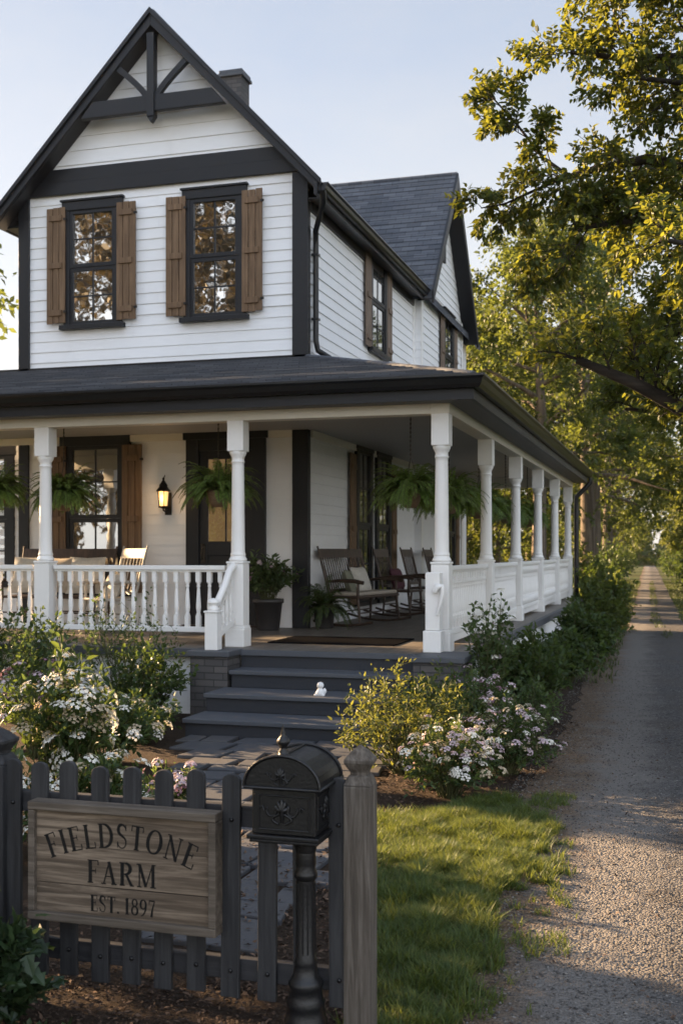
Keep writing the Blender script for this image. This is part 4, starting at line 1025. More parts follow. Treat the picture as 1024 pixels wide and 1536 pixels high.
# front panel with its rim and raised scroll ornament
m = MB(); yf = Y0+.007
x0, x1, z0, z1 = X0+.034, X1-.03, .8, .918
for a, b in (((x0,z0),(x1,z0)),((x1,z0),(x1,z1)),((x1,z1),(x0,z1)),((x0,z1),(x0,z0))): m.tube([(a[0],yf,a[1]),(b[0],yf,b[1])], .0035, 6)
for x in (X0+.02,X1-.018):
    for z in (.795,.92): m.lathe([(.004,0),(0,.004)], (x,yf-.002,z), 6)
m.build('door_panel', M['iron'], mbx)
def scrolls(mb, cx, cz, s, P):
    for sg in (-1,1):
        sp = [(cx+sg*s*(.15+.55*t+.12*math.cos(t*9)), cz+s*(.25*math.sin(t*9)*(1-.4*t))) for t in [i/14 for i in range(15)]]
        mb.tube([P(u,v) for u,v in sp], [s*.06*(1-.5*i/14) for i in range(15)], 5)
        sp = [(cx+sg*s*(.1+.3*math.sin(t*3)), cz-s*(.1+.4*t)) for t in [i/8 for i in range(9)]]
        mb.tube([P(u,v) for u,v in sp], [s*.055]*9, 5)
        mb.tube([P(cx+sg*s*.95,cz+s*.1),P(cx+sg*s*.8,cz+s*.2),P(cx+sg*s*.75,cz+s*.02)], s*.045, 5)
    for k in range(5): 
        a = PI*.1+PI*.8*k/4; mb.tube([P(cx,cz),P(cx+s*.22*math.cos(a),cz+s*.38*math.sin(a)),P(cx+s*.26*math.cos(a),cz+s*.5*math.sin(a))], [s*.09,s*.1,s*.03], 6)
    mb.tube([P(cx,cz+s*.1),P(cx,cz-s*.45)], [s*.13,s*.05], 7)
m = MB(); scrolls(m, XM-.005, .864, .088, lambda u,v: (u,yf-.002,v)); m.build('scroll_ornament', M['iron'], mbx)
m = MB(); scrolls(m, XM-.003, .99, .062, lambda u,v: (u,Y0-.014,v)); m.build('scroll_ornament', M['iron'], mbx)
m = MB(); xs = X1-.007
for a, b in (((Y0+.03,.8),(Y1-.03,.8)),((Y1-.03,.8),(Y1-.03,.918)),((Y1-.03,.918),(Y0+.03,.918)),((Y0+.03,.918),(Y0+.03,.8))): m.tube([(xs,a[0],a[1]),(xs,b[0],b[1])], .0035, 6)
scrolls(m, (Y0+Y1)/2, .862, .085, lambda u,v: (xs+.001,u,v)); m.build('side_panel', M['iron'], mbx)
m = MB(); cx, cy = -1.282, 3.845
m.lathe([(.036,.7),(.04,.715),(.036,.735),(.05,.75)], (cx,cy,0), 20); m.lathe([(.034,.6),(.042,.61),(.042,.625),(.034,.64),(.038,.66),(.034,.7)], (cx,cy,0), 20)
prof = [(.075,0),(.078,.02),(.078,.1),(.07,.12),(.066,.15),(.07,.165),(.062,.18),(.058,.215),(.064,.23),(.056,.245),(.044,.26),(.04,.3),(.042,.312),(.036,.325),(.034,.6)]
m.lathe(prof, (cx,cy,0), 24)
for k in range(12):
    a = k*PI/6; m.tube([(cx+.034*math.cos(a),cy+.034*math.sin(a),.34),(cx+.034*math.cos(a),cy+.034*math.sin(a),.59)], .004, 4)
m.build('post', M['iron'], mbx)
# ------------------------------------------------------------------ ground
def sheet(name, poly, z, mat, sub=0):
    m = MB(); m.add([(x,y,z) for x,y in poly], [tuple(range(len(poly)))]); return structure(name, m, M[mat])
m = MB(); m.box(-400,400,-200,600,-.5,-.004); structure('ground', m, M['ground'])
def wob(pts, amp, step=.25, seed=1):
    r = random.Random(seed); out = []
    for i in range(len(pts)):
        a = Vector(pts[i]+(0,)); b = Vector(pts[(i+1)%len(pts)]+(0,)); n = max(1,int((b-a).length/step)); n = min(n, 120)
        for k in range(n):
            p = a.lerp(b,k/n); out.append((p.x+r.uniform(-amp,amp), p.y+r.uniform(-amp,amp)))
    return out
def drive_l(y): return (-.82 if y < 24 else -.62)-.0257*y
def drive_r(y): return (.8 if y > 30 else .8+(30-y)*.085)-.0257*y
ysd = [-6,2,5,8,11,14,18,23,30,40,55,75,100,150]
sheet('garden_bed', wob([(-11,2.2),(-.95,2.2),(-1.15,4.3),(-1.3,6.4),(-1.9,7.15),(-1.1,8.0),(-.95,9),(-.9,11.5),(-1.1,15),(-1.2,20),(-1.5,32),(-6,32),(-6,11.6),(-11,11.6)], .04), .002, 'soil')
sheet('dirt_verge', wob([(-1.05,-3),(-.9,4.2),(-1.05,5.5),(-1.0,6.5),(-1.35,7.2),(-1.15,8.2),(-1.05,9),(-1.0,12),(-1.25,16),(-1.35,22),(.5,22),(2,3),(2,-3)], .06, .2, 3), .006, 'dirt')
L_ = wob([(drive_l(y),y) for y in ysd] , 0, 99); 
def edge(f, ys, amp, seed):
    r = random.Random(seed); out = []
    for a, b in zip(ys[:-1], ys[1:]):
        n = max(1, int((b-a)/.22)) if b < 40 else 6
        for k in range(n):
            y = a+(b-a)*k/n; out.append((f(y)+r.uniform(-amp,amp), y))
    out.append((f(ys[-1]), ys[-1])); return out
lf = edge(drive_l, ysd, .05, 5); rt = edge(drive_r, ysd, .06, 6)
sheet('driveway', lf+rt[::-1], .010, 'gravel')
# flagstone path: irregular slabs in courses, each with its own thickness and tilt
m = MB(); r = random.Random(12); cols = []
ny_, y = 0, 9.98
rows = []
while y > 4.75:
    h = r.uniform(.24,.44); rows.append((y-h, y)); y -= h
for y0, y1 in rows:
    def xl(y): return -4.5+(9.95-y)*.42
    def xr(y): return -2.4+(9.95-y)*.14
    xa = xl((y0+y1)/2)+r.uniform(-.1,.1); xe = xr((y0+y1)/2)+r.uniform(-.1,.1)
    while xa < xe-.15:
        wd = r.uniform(.26,.6); xb = min(xa+wd, xe); gp = .02
        q = [(xa+gp,y0+gp),(xb-gp,y0+gp),(xb-gp,y1-gp),(xa+gp,y1-gp)]
        q = [(a+r.uniform(-.035,.035), b+r.uniform(-.035,.035)) for a,b in q]
        zt = .03+r.uniform(-.006,.006); cx = sum(a for a,b in q)/4; cy = sum(b for a,b in q)/4; tl = r.uniform(-.02,.02); tm = r.uniform(-.02,.02)
        top = [(a,b,zt+(a-cx)*tl+(b-cy)*tm) for a,b in q]; m.add([(a,b,.003) for a,b in q]+top, [(4,5,6,7)]+[(i,(i+1)%4,4+(i+1)%4,4+i) for i in range(4)])
        xa = xb
pth = m.build('flagstone_path', M['flag'], None, .008); pth['kind'] = 'structure'

# scattered stones, chips, grass
nr = np.random.default_rng(5)
def stuff(o): o['kind'] = 'stuff'; return o
def pebbles(name, n, xf, y0, y1, s0, s1, z, mat):
    u = nr.random(n); y = y0*(y1/y0)**u; x = xf(y, nr.random(n)); s = s0+(s1-s0)*nr.random(n)**3
    T = np.array([(1,0,0),(0,1,0),(-1,0,0),(0,-1,0),(0,0,.7),(0,0,-.7)]); Q = np.array([(0,1,4),(1,2,4),(2,3,4),(3,0,4),(1,0,5),(2,1,5),(3,2,5),(0,3,5)])
    a = nr.random(n)*6.28; ca, sa = np.cos(a), np.sin(a)
    V = T[None]*(s[:,None,None]*(.6+.8*nr.random((n,6,1))))*np.array([1,.75,.7])
    X = V[:,:,0]*ca[:,None]-V[:,:,1]*sa[:,None]+x[:,None]; Y = V[:,:,0]*sa[:,None]+V[:,:,1]*ca[:,None]+y[:,None]; Z = V[:,:,2]+z+s[:,None]*.1
    return stuff(fastmesh(name, np.stack([X,Y,Z],2).reshape(-1,3), ((np.arange(n)*6)[:,None,None]+Q[None]).reshape(-1,3), M[mat]))
pebbles('gravel_stones', 42000, lambda y,u: (-1.0-.024*y) + u**1.5*(1.9+.03*y), 3.6, 19, .0025, .011, .011, 'pebble')
def chips(name, n, x0, x1, y0, y1, L0, z, mat):
    B = np.stack([x0+(x1-x0)*nr.random(n), y0+(y1-y0)*nr.random(n), z+nr.random(n)*.012],1)
    D = nr.normal(size=(n,3)); D[:,2] *= .25; N = nr.normal(size=(n,3))*.4; N[:,2] += 1; L = L0*(.4+nr.random(n))
    return stuff(leafmesh(name, B, D, N, L, L*.4, M[mat], None, LEAF4))
chips('bark_mulch', 9000, -3.4, -1.02, 2.9, 4.3, .024, .005, 'chip')
chips('bark_mulch', 4500, -1.85, -1.1, 4.2, 7.4, .026, .005, 'chip')
chips('bark_mulch', 6000, -2.5, -1.0, 7.2, 12, .032, .006, 'chip')
chips('bark_mulch', 1400, -3.2, -1.6, 4.0, 6.6, .035, .03, 'chip')
chips('leaf_litter', 1800, -1.15, .4, 4, 12, .024, .016, 'chip')
def blades(name, pts, h0, h1, mat, lean=.5, width=.0045):
    n = len(pts); a = nr.random(n)*6.28; h = h0+(h1-h0)*nr.random(n)**1.5
    d = np.stack([np.cos(a),np.sin(a),np.zeros(n)],1); s = np.stack([-np.sin(a),np.cos(a),np.zeros(n)],1); ln = (lean*(.2+nr.random(n)))*h
    w = width*(.7+.6*nr.random(n)); B = np.concatenate([pts, np.zeros((n,1))+.004],1); Zu = np.array([[0,0,1.]])
    p = [B-s*w[:,None], B+s*w[:,None], B+d*ln[:,None]*.35+Zu*h[:,None]*.6+s*w[:,None]*.8, B+d*ln[:,None]*.35+Zu*h[:,None]*.6-s*w[:,None]*.8, B+d*ln[:,None]+Zu*h[:,None]]
    V = np.stack(p,1).reshape(-1,3); k = (np.arange(n)*5)[:,None]
    F = np.concatenate([k+np.array([[0,1,2,3]])],0)
    tri = k+np.array([[3,2,4]])
    me = bpy.data.meshes.new(name); me.vertices.add(len(V)); me.vertices.foreach_set('co', V.astype(np.float32).ravel())
    lo = np.concatenate([F.ravel(), tri.ravel()]).astype(np.int32); me.loops.add(len(lo)); me.loops.foreach_set('vertex_index', lo)
    st = np.concatenate([np.arange(n)*4, n*4+np.arange(n)*3]).astype(np.int32); me.polygons.add(2*n); me.polygons.foreach_set('loop_start', st); me.update(calc_edges=True); me.materials.append(M[mat])
    o = bpy.data.objects.new(name, me); C.objects.link(o); return stuff(o)
def scatter(n, x0, x1, y0, y1, keep):
    P = np.stack([x0+(x1-x0)*nr.random(n), y0+(y1-y0)*nr.random(n)],1); return P[keep(P[:,0],P[:,1])]
def vnoise(x, y, s, seed):
    g = np.random.default_rng(seed).random((64,64)); X = x*s; Y = y*s; i = np.floor(X).astype(int); j = np.floor(Y).astype(int); fx = X-i; fy = Y-j
    fx = fx*fx*(3-2*fx); fy = fy*fy*(3-2*fy)
    return (g[i%64,j%64]*(1-fx)+g[(i+1)%64,j%64]*fx)*(1-fy)+(g[i%64,(j+1)%64]*(1-fx)+g[(i+1)%64,(j+1)%64]*fx)*fy
def lawn_keep(x, y):
    right = np.interp(y, [3,4.2,4.8,5.4,6.0,6.3,6.8,7.3,7.8,8.3],[-.78,-.8,-.74,-.88,-.72,-.66,-.8,-.82,-1.0,-1.2])
    left = np.interp(y, [3,4.2,4.6,5.5,6.5,7.2,7.6,8.2],[-1.1,-1.12,-1.2,-1.45,-1.72,-1.92,-1.45,-1.15])
    e = np.minimum(right-x, x-left)
    nz = vnoise(x,y,5,1)*.6+vnoise(x,y,13,2)*.4
    return (e > -.12+.0*x) & (np.where(x-left < right-x, .4, e)+(1.0)*(nz-.52) > .0) & (nr.random(len(x)) < np.clip(.08+e*3+nz*.5,0,1)) & (y < 8.1)
P = scatter(420000, -1.95, -.5, 3.4, 8.3, lawn_keep); h_ = .55+.9*vnoise(P[:,0],P[:,1],9,7); blades('lawn_grass', P, .02*h_, .085*h_, 'grass', 1.1, .0024); Q_ = P[nr.random(len(P)) < .14]; blades('dry_grass', Q_+nr.normal(size=Q_.shape)*.03, .02, .05, 'straw', 1.6, .002)
tk_ = scatter(60000, -1.25, -.45, 3.6, 8.6, lambda x, y: (vnoise(x,y,3.5,11)*.6+vnoise(x,y,11,12)*.4 > .66) & (x < -.55-.02*y+.2*vnoise(x,y,2,13)) & (nr.random(len(x)) < .45)); blades('lawn_grass', tk_, .02, .06, 'grass', 1.2, .0024)
sheet('lawn', wob([(-1.1,3.2),(-1.0,3.2),(-.98,4.8),(-1.05,5.4),(-1.0,6.2),(-1.1,7.2),(-1.15,7.4),(-1.5,7.4),(-1.7,7.0),(-1.4,6.2),(-1.14,4.4)], .06, .12, 8), .009, 'lawnsoil')
def strip_keep(x, y):
    r_ = drive_r(y) if False else None
    xr_ = np.where(y > 30, .8, .8+(30-y)*.085)-.0257*y; xl_ = -.5-.0257*y
    nz = vnoise(x,y,1.6,4)
    return (((x < xl_-.02+.1*nz) & (x > xl_-.9)) | ((x > xr_) & (x < xr_+1.6)) | ((np.abs(x-(xl_+xr_)/2) < (.05+.12*nz)*(y > 24)) & (nz > .42)))
P = scatter(60000, -4.5, 3.5, 15.5, 70, strip_keep); blades('verge_grass', P, .04, .11, 'verge', .8, .009)

# ------------------------------------------------------------------ garden plants
r4 = random.Random(44)
def flowering(label, loc, seed, R, H, stems, per, leaf, mat, heads, mats, rh, flo, pet, group=None, upright=.15, zmin=.15, size=(.7,1.3), cat='flowering shrub'):
    t, tips = make_shrub('flowering_shrub', label, cat, loc, seed, R, H, stems, per, leaf, mat, .42, upright, 3, .12, group)
    add_heads(t, tips, mats, rh, flo, pet, heads, random.Random(seed), zmin, .015, size); return t
W_ = ['petal_white','petal_white','petal_faded']; WP_ = ['petal_pink','petal_pink','petal_white','petal_faded']
flowering('tall white phlox behind the fence, its tallest sprays catching the sun', (-3.78,6.45,0), 51, .45, 1.06, 50, 15, .07, 'leaf_flower', 50, W_, .066, 24, .016, None, .45, .4)
flowering('broad mound of white flowers directly behind the fence pickets', (-3.15,5.7,0), 52, .45, .6, 66, 18, .065, 'leaf_flower', 60, W_, .045, 18, .013, None, .2, .2)
flowering('white flower mound at the edge of the stone path, below the porch railing', (-4.5,8.4,0), 53, .52, .58, 60, 17, .065, 'leaf_flower', 46, W_, .05, 18, .014, None, .25, .2)
flowering('white flowers at the photo border, beside the charcoal fence post', (-3.75,5.55,0), 54, .42, .62, 50, 17, .06, 'leaf_flower', 40, W_, .045, 16, .013, None, .25, .2)
flowering('mauve flowering clump at the photo border under the porch shrubs', (-5.3,8.6,0), 55, .45, .8, 46, 12, .06, 'leaf_dark', 50, ['petal_mauve','petal_pink','petal_mauve'], .045, 12, .017, None, .3, .3)
flowering('low mauve flowers spilling onto the stone path beside the fence', (-3.3,7.0,0), 56, .26, .34, 36, 10, .045, 'leaf_vine', 38, ['petal_mauve','petal_pink'], .032, 10, .014, None, .1, .08)
flowering('mound of white and pink flowers at the lawn edge, nearest the fence', (-1.6,8.05,0), 57, .4, .52, 85, 16, .05, 'leaf_flower', 140, WP_, .033, 15, .011, None, .1, .2)
flowering('mound of white and pink flowers beside the gravel, behind the nearer mound', (-1.32,9.0,0), 58, .46, .55, 85, 16, .05, 'leaf_flower', 140, WP_, .033, 15, .011, None, .1, .2)
flowering('pinkish airy flowers against the white porch skirting', (-1.72,10.1,0), 59, .4, .72, 50, 10, .05, 'leaf_vine', 60, ['petal_mauve','petal_pink'], .03, 10, .012, None, .3, .3)
make_shrub('shrub', 'golden green shrub overlapping the end of the porch steps', 'shrub', (-2.08,8.8,0), 61, .62, .8, 95, 18, .045, 'leaf_bright', .5, .15, 4, .34)
make_shrub('shrub', 'small golden shrub between the steps and the white flower mounds', 'shrub', (-1.95,9.75,0), 62, .5, .75, 65, 15, .05, 'leaf_flower', .5, .2, 4, .3)
make_shrub('shrub', 'dark leafy shrub with tall sprays in front of the first side railing', 'shrub', (-1.6,12.6,0), 63, .6, .85, 80, 18, .075, 'leaf_dark', .55, .25, 3, .16)
t, tips = make_shrub('rose_bush', 'rose bush with small pale blooms climbing the side porch railing', 'shrub', (-1.85,11.3,0), 64, .42, 1.25, 46, 13, .06, 'leaf_vine', .55, .45, 3, .16)
add_heads(t, tips, ['petal_white','petal_pink'], .03, 8, .02, 22, random.Random(3), .3)
make_shrub('shrub', 'low green shrub spreading beside the gravel, under the first side railing', 'shrub', (-1.45,11.2,0), 65, .45, .5, 60, 14, .055, 'leaf_vine', .5, .1, 3)
make_shrub('shrub', 'dark rounded shrub beside the drive at the third side porch post', 'shrub', (-1.5,15.4,0), 66, .55, .72, 75, 17, .085, 'leaf_dark', .55, .1, 3)
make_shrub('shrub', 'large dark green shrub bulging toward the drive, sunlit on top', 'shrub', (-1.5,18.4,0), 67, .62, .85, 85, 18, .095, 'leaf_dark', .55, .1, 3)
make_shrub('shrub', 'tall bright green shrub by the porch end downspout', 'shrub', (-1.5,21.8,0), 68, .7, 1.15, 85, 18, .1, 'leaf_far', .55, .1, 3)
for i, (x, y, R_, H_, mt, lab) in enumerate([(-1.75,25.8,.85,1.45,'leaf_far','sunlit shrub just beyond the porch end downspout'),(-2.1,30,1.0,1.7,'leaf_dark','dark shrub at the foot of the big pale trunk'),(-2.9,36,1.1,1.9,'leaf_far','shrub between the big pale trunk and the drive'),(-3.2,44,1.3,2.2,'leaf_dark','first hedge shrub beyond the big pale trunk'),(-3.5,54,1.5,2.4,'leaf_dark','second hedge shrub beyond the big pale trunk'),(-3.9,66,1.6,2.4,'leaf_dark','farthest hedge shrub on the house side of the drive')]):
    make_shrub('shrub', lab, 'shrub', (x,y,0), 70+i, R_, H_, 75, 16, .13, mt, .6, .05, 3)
hr1, _ = make_shrub('hedge_shrub', 'clipped hedge bush across the drive, first of its row', 'hedge shrub', (1.9,46,0), 90, 1.3, 2.1, 90, 16, .15, 'leaf_dark', .6, .0, 3, .1, 'hedge bushes along the far drive', LEAF4)
nth = ['second','third','fourth','fifth','sixth','seventh','eighth','last']
for i, y in enumerate((52,59,67,76,87,100,116,136)): dup(hr1, (2.25-.0257*y+.25*math.sin(i*2),y,0), i*1.3, 'dark hedge bush across the drive, %s of its row' % nth[i], None, 1+.06*(i%3))
for i, y in enumerate((77,89,104,122,140)): dup(hr1, (-2.35-.0257*y-.2*math.sin(i*2),y,0), i*1.7+.5, 'dark hedge bush far down the drive on the house side, %s of its row' % ['first','second','third','fourth','last'][i], None, 1.05)
# in front of the porch railing
shade_hedge, _ = make_shrub('hedge_shrub', 'tall unseen hedge shrub added for its shade, west of the garden bed', 'hedge shrub', (-9.6,6.9,0), 79, 1.2, 4.6, 130, 22, .12, 'leaf_dark', .6, .1, 4, .2, 'added shade hedge west of the garden')  # out-of-view hedge, added to shade the near drive
for x, y, rz, lab in ((-9.9,4.8,1,'second hedge shrub added for its shade, west of the garden bed'),(-9.4,2.6,2.2,'third hedge shrub added for its shade, west of the garden bed'),(-9.8,.4,4,'last hedge shrub added for its shade, west of the garden bed')): dup(shade_hedge, (x,y,0), rz, lab)
make_shrub('shrub', 'tall unseen shrub added for its shade, west of the flower garden', 'shrub', (-8.5,9.55,0), 80, .5, 3.1, 80, 24, .075, 'leaf_dark', .55, .6, 3)  # added out of view to narrow the sun band on the drive
make_shrub('shrub', 'loose green shrub rising past the porch railing at the photo border', 'shrub', (-7.4,10.7,0), 81, .85, 1.35, 80, 16, .075, 'leaf_vine', .5, .3, 3, .16)
make_shrub('vine', 'light climbing vine threading the balusters near the stair newel', 'vine', (-5.75,11.1,0), 82, .85, 1.35, 46, 14, .042, 'leaf_vine', .6, .25, 4, .3)
make_shrub('shrub', 'dark green shrub against the brick pier beside the steps', 'shrub', (-5.2,10.55,0), 83, .5, .85, 60, 15, .065, 'leaf_dark', .55, .2, 3)
make_shrub('shrub', 'leafy shrub between the porch vine and the tall white phlox', 'shrub', (-6.3,10.3,0), 84, .6, 1.05, 60, 15, .065, 'leaf_vine', .55, .3, 3)
make_shrub('shrub', 'low green foliage in front of the brick pier, next to the path', 'shrub', (-4.75,9.5,0), 85, .4, .45, 50, 13, .055, 'leaf_dark', .55, .1, 3)
make_shrub('ivy', 'dark lobed ivy bush overlapping the lower corner of the farm sign', 'bush', (-2.42,3.5,0), 86, .3, .5, 60, 12, .07, 'leaf_ivy', .8, .15, 3, .14, None, LOBED)
make_shrub('ivy', 'low ivy sprig on the ground at the bottom photo edge', 'bush', (-2.02,3.3,-.02), 87, .18, .18, 26, 8, .05, 'leaf_ivy', .8, .1, 2, .14, None, LOBED)

# ------------------------------------------------------------------ trees
tr = thing('overhanging_tree', 'big tree beside the drive, its leafy boughs reaching over toward the house', 'tree', (2.35,10.69,0.00))
T = Tree(3)
tk = T.limb([(2.35,10.69,-0.10),(2.31,10.69,1.31),(2.27,10.73,2.44),(2.23,10.85,3.74),(2.11,10.94,5.20),(1.94,11.02,7.14),(1.78,11.10,8.84)], .3, .07, 12)
LF = .062
limbs = [
 ([(2.27,10.7,2.3),(1.3,10.3,2.62),(.5,10.1,2.78),(.02,10.0,2.98),(-.38,9.9,3.2),(-.85,9.9,3.42)], .12, .035, 14, .7, .42, .6),
 ([(2.23,10.8,3.3),(1.2,10.8,4.1),(.35,10.8,4.52),(-.03,10.85,4.7),(-.5,10.85,4.85),(-.92,10.8,4.8)], .085, .02, 14, .72, .42, .1),
 ([(2.2,10.85,3.9),(1.15,10.9,4.9),(.3,10.9,5.25),(-.3,10.9,5.42),(-.75,10.85,5.36),(-1.15,10.85,5.28)], .085, .022, 15, .75, .42, .1),
 ([(-1.0,10.85,5.3),(-1.25,10.8,5.5),(-1.5,10.8,5.85),(-1.8,10.75,6.2)], .022, .006, 10, .42, .26, .05),
 ([(-1.1,10.85,5.29),(-1.4,10.9,5.2),(-1.62,10.9,5.12),(-1.85,10.9,5.1)], .018, .006, 8, .36, .24, -.05),
 ([(-.85,10.8,4.82),(-1.1,10.75,4.62),(-1.35,10.7,4.4)], .016, .006, 7, .36, .24, -.05),
 ([(2.1,10.9,4.9),(1.0,11.0,5.9),(.2,11.0,6.35),(-.5,10.95,6.4),(-1.0,10.9,6.5)], .075, .018, 15, .7, .42, .1),
 ([(2.0,11.0,5.9),(1.0,11.1,6.9),(.2,11.2,7.35),(-.6,11.2,7.4)], .07, .018, 13, .75, .42, .1),
 ([(2.2,10.8,3.5),(1.0,9.9,3.95),(.3,9.4,4.15),(-.15,9.15,4.2)], .065, .016, 12, .6, .38, .1),
 ([(2.2,10.85,3.8),(1.3,12.0,3.9),(.5,12.8,4.25),(-.1,13.2,4.2),(-.6,13.5,4.1)], .07, .018, 15, .75, .42, .1),
 ([(2.25,10.8,2.7),(1.3,11.7,2.9),(.6,12.5,3.15),(-.1,13.0,3.3),(-.6,13.3,3.4)], .07, .018, 15, .75, .42, .2),
 ([(2.1,10.9,4.6),(1.0,11.8,5.4),(.2,12.5,5.8),(-.5,12.8,5.9)], .07, .018, 12, .75, .42, .1),
 ([(2.1,10.9,5.0),(.9,10.5,5.6),(.2,10.4,5.85),(-.45,10.4,6.0)], .06, .016, 15, .7, .42, .1),
 ([(2.0,11.0,6.0),(.9,10.4,6.6),(.1,10.3,6.9),(-.6,10.3,7.0)], .06, .016, 15, .7, .42, .05),
 ([(2.1,10.9,4.4),(.9,11.5,4.5),(.2,11.9,4.75),(-.4,12.1,4.8)], .06, .016, 14, .7, .42, .1),
 ([(1.95,11.0,6.8),(2.1,10.6,7.9),(1.95,10.2,8.8)], .05, .02, 10, .8, .45, .1), ([(2.1,10.9,5.6),(3.4,10.5,6.8),(4.2,10.2,7.5)], .065, .02, 10, .8, .45, .1), ([(2.2,10.85,4.4),(3.6,11.5,5.3),(4.5,12.0,5.8)], .065, .02, 10, .8, .45, .1),
]
for P_, a, b, n_, l1, l2, up_ in limbs:
    Q = T.limb(P_, a, b, 8); T.sub(Q, max(a*.4,.014), n_, (l1,l2), 52, 2, LF, .2, .2, .0025, 24, up_)
T.build(tr, M['leaf_oak'], .56); [c for c in tr.children if c.name.startswith('trunk')][0].data.materials[0] = M['bark_backlit']
del T
def bgtree(seed, label, mat, H, R, z0, loc, trunk=.22, leaf=.17, nl=18, cnt=10, per=15, group=None):
    t = thing('tree', label, 'tree', loc, group, True); T = Tree(seed); r = T.r
    pts = [Vector((r.uniform(-.1,.1)*i*.4, r.uniform(-.1,.1)*i*.4, H*i/6*.95)) for i in range(7)]; pts[0].z = -.1
    T.limb(pts, trunk, .04, 10)
    for k in range(nl):
        f = (k+.5)/nl; z = z0+(H*.95-z0)*f; p, d = along(pts, z/(H*.95)*.999)
        a = k*2.4+r.uniform(-.4,.4); prof = math.sin(PI*min(1,f*.78+.22))**.75
        ln = R*prof*r.uniform(.8,1.15); up = .15+.75*f
        P = [p]; q = Vector((math.cos(a),math.sin(a),up)).normalized()
        for i in range(4): q = (q+rvec(r)*.15+Vector((0,0,-.05))).normalized(); P.append(P[-1]+q*ln/4)
        T.limb(P, trunk*.38*(1-.5*f), .015, 6); T.sub(P, .03, cnt, (R*.42,R*.24), 55, 2, leaf, .22, .12, .012, per, .12)
    T.build(t, M[mat], .55, LEAF4); return t
A = bgtree(101, 'tree with the big pale sunlit trunk just past the porch end', 'leaf_far', 12.5, 3.6, 4.0, (-2.9,37.5,0), .3, .17, 17)
B = bgtree(102, 'yellow green tree on the far side of the drive with low glowing branches', 'leaf_gold', 10, 3.4, 1.9, (3.1,37,0), .2, .17, 16)
D_ = bgtree(103, 'round crowned tree behind the cross gable of the house', 'leaf_far', 11.5, 4.0, 2.6, (-9.3,42,0), .28, .18, 17)
rowg = 'trees lining the drive on the house side'
for i, (x, y, s, p, rz, lab) in enumerate([(-3.7,31.5,.85,A,2,'slim dark trunk tree between the porch end and the big pale trunk'),(-3.3,47,.95,A,1,'first avenue tree beyond the big pale trunk, house side'),(-3.5,58,1.0,A,4,'second avenue tree beyond the big pale trunk, house side'),(-3.9,70,1.0,D_,3,'third avenue tree beyond the big pale trunk, house side'),(-4.4,84,1.05,A,5,'fourth avenue tree beyond the big pale trunk, house side'),(-5.0,102,1.1,D_,.5,'last avenue tree on the house side, at the end of the drive')]):
    dup(p, (x,y,0), rz, lab, rowg, s)
rowg = 'trees lining the drive across from the house'
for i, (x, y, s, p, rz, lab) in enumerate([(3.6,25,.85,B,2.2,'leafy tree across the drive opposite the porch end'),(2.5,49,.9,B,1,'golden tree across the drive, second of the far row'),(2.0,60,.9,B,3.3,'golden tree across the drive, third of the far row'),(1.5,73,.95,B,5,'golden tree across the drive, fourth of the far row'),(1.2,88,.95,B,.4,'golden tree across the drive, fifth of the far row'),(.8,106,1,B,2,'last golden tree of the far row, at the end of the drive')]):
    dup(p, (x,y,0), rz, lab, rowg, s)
back = [(-6.2,33,.75,D_,1.4,'small tree seen through the porch posts behind the house'),(-5.6,50,.9,D_,2,'tree between the cross gable and the avenue, set well back'),(-13,55,1.1,A,3,'tall tree hidden behind the house, far back'),(-7.8,62,1.1,A,.6,'tree at the back of the wood behind the house'),(-8.5,36,.6,B,4,'low golden tree glimpsed between the side porch posts'),(-6.5,42,.6,B,1.2,'second low golden tree glimpsed between the side porch posts')]
for x, y, s, p, rz, lab in back: dup(p, (x,y,0), rz, lab, 'trees behind the house', s)
F_ = bgtree(109, 'big tree across the lane from the house, mirrored in an upstairs window', 'leaf_muted', 15, 5.2, 4.0, (-15.8,-9,0), .3, .24, 17, 8, 12, 'trees across the lane')
west = [(-11.5,5.4,.72,F_,0,'tree standing west of the flower garden'),(-13,1.0,.75,F_,1.7,'broad tree west of the picket fence'),(-23.8,32,.6,D_,4,'tree north west of the house'),(-17,17.5,1.1,D_,3,'tall tree west of the porch')]
for x, y, s, p, rz, lab in west: dup(p, (x,y,0), rz, lab, 'trees west of the house', s)
front = [(-22,-8.5,1.06,F_,1.9,'big tree mirrored in the upstairs window with the wider sky'),(-29,-11,1.0,F_,3,'tree across the lane mirrored in the porch window'),(-10,-14,1.0,F_,.7,'tree behind the photographer toward the drive'),(-18,-24,1.15,F_,4.4,'tallest tree across the lane from the house')]
for x, y, s, p, rz, lab in front: dup(p, (x,y,0), rz, lab, 'trees across the lane', s)
# far wood: one mass
n = 42000; nr2 = np.random.default_rng(9)
ang = nr2.random(n); X_ = -75+150*ang; Y_ = 152+30*nr2.random(n)+np.abs(X_+4)*-.3
hh = 7+3.5*np.sin(X_*.37)+2.5*np.sin(X_*.93+1)+1.5*np.sin(X_*2.1); Z_ = np.maximum(.3, nr2.random(n)**.8*hh)
Bf = np.stack([X_,Y_,Z_],1)
stuff(leafmesh('far_wood', Bf, nr2.normal(size=Bf.shape), nr2.normal(size=Bf.shape)+np.array([0,-.4,.5]), .9, .6, M['leaf_far'], None, LEAF4))

# ------------------------------------------------------------------ air
hz = MB(); hz.box(-420,420,-220,640,-1.5,24)
hm_, nt, N, L, b = newmat('evening_haze'); N.remove(b)
pv = N.new('ShaderNodeVolumePrincipled'); pv.inputs['Density'].default_value = .0001; pv.inputs['Color'].default_value = (.96,.95,.95,1); pv.inputs['Anisotropy'].default_value = .1
L.new(pv.outputs[0], N['Material Output'].inputs['Volume'])
stuff(hz.build('haze', hm_))

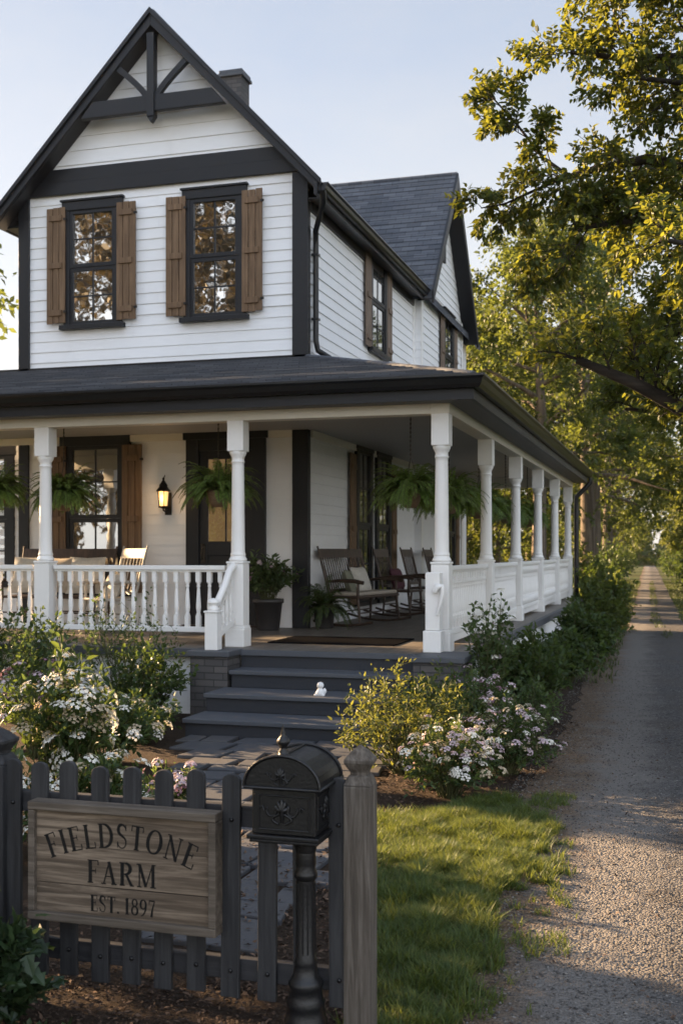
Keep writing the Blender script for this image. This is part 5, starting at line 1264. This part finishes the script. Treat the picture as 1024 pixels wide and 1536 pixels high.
# ------------------------------------------------------------------ light, sky, camera
SUN_AZ, SUN_EL = math.radians(-75), math.radians(18)      # azimuth clockwise from +Y
w = bpy.data.worlds.new('World'); sc.world = w; w.use_nodes = True
nt = w.node_tree; N = nt.nodes; Lk = nt.links; bg = N['Background']
sky = N.new('ShaderNodeTexSky'); sky.sky_type = 'NISHITA'; sky.sun_disc = False; sky.sun_elevation = SUN_EL; sky.sun_rotation = SUN_AZ
sky.air_density = 1.0; sky.dust_density = 1.2; sky.ozone_density = 1.0; sky.altitude = 50
tc = N.new('ShaderNodeTexCoord'); mp = N.new('ShaderNodeMapping'); mp.inputs['Scale'].default_value = (1.2,1.2,3.2); Lk.new(tc.outputs['Generated'], mp.inputs['Vector'])
cn = noise(nt, mp.outputs['Vector'], 1.6, 6, .6, .3)
# thin high cloud veil, brightened toward the unseen south as added fill for the front wall
dp = N.new('ShaderNodeVectorMath'); dp.operation = 'DOT_PRODUCT'; dp.inputs[1].default_value = (.25,-.85,.46); Lk.new(tc.outputs['Generated'], dp.inputs[0])
south_fill = ramp(nt, dp.outputs['Value'], [(.12, 1.0), (.55, 2.5), (.9, 2.9)])
veil = mixc(nt, ramp(nt, cn, [(.38, 0.0), (.72, .8)]), (1.3,1.68,2.35), (2.1,2.2,2.35))
sz = N.new('ShaderNodeSeparateXYZ'); Lk.new(tc.outputs['Generated'], sz.inputs[0])
veil = mixc(nt, ramp(nt, sz.outputs['Z'], [(.02, 1.0), (.24, .75), (.52, .08)]), veil, (3.35,3.3,3.2))
veil = mixc(nt, 1.0, veil, south_fill, 'MULTIPLY')
dim = mixc(nt, 1.0, sky.outputs[0], (.55,.5,.5), 'MULTIPLY')
Lk.new(mixc(nt, .72, dim, veil), bg.inputs['Color'])
bg.inputs['Strength'].default_value = .056
sl = bpy.data.lights.new('sun', 'SUN'); sl.energy = 5.0; sl.angle = math.radians(.5); sl.color = (1,.67,.37)
so = bpy.data.objects.new('sun', sl); C.objects.link(so)
dv = Vector((math.sin(SUN_AZ)*math.cos(SUN_EL), math.cos(SUN_AZ)*math.cos(SUN_EL), math.sin(SUN_EL)))
so.rotation_euler = dv.to_track_quat('Z','Y').to_euler(); so.location = (-30,20,20)

cam = bpy.data.cameras.new('camera'); co = bpy.data.objects.new('camera', cam); C.objects.link(co); sc.camera = co
co.location = (0,0,1.77); co.rotation_euler = (PI/2, 0, math.atan(508/1700))
cam.sensor_fit = 'VERTICAL'; cam.sensor_height = 36; cam.lens = 1700/1536*36; cam.shift_y = 60/1536; cam.clip_end = 1500; cam.clip_start = .05
cam.dof.use_dof = True; cam.dof.focus_distance = 6.8; cam.dof.aperture_fstop = 4.5
sc.view_settings.view_transform = 'Standard'; sc.view_settings.look = 'None'; sc.view_settings.gamma = 1; sc.view_settings.exposure = 2.62
sc.cycles.max_bounces = 8; sc.cycles.transparent_max_bounces = 8; sc.cycles.use_denoising = True
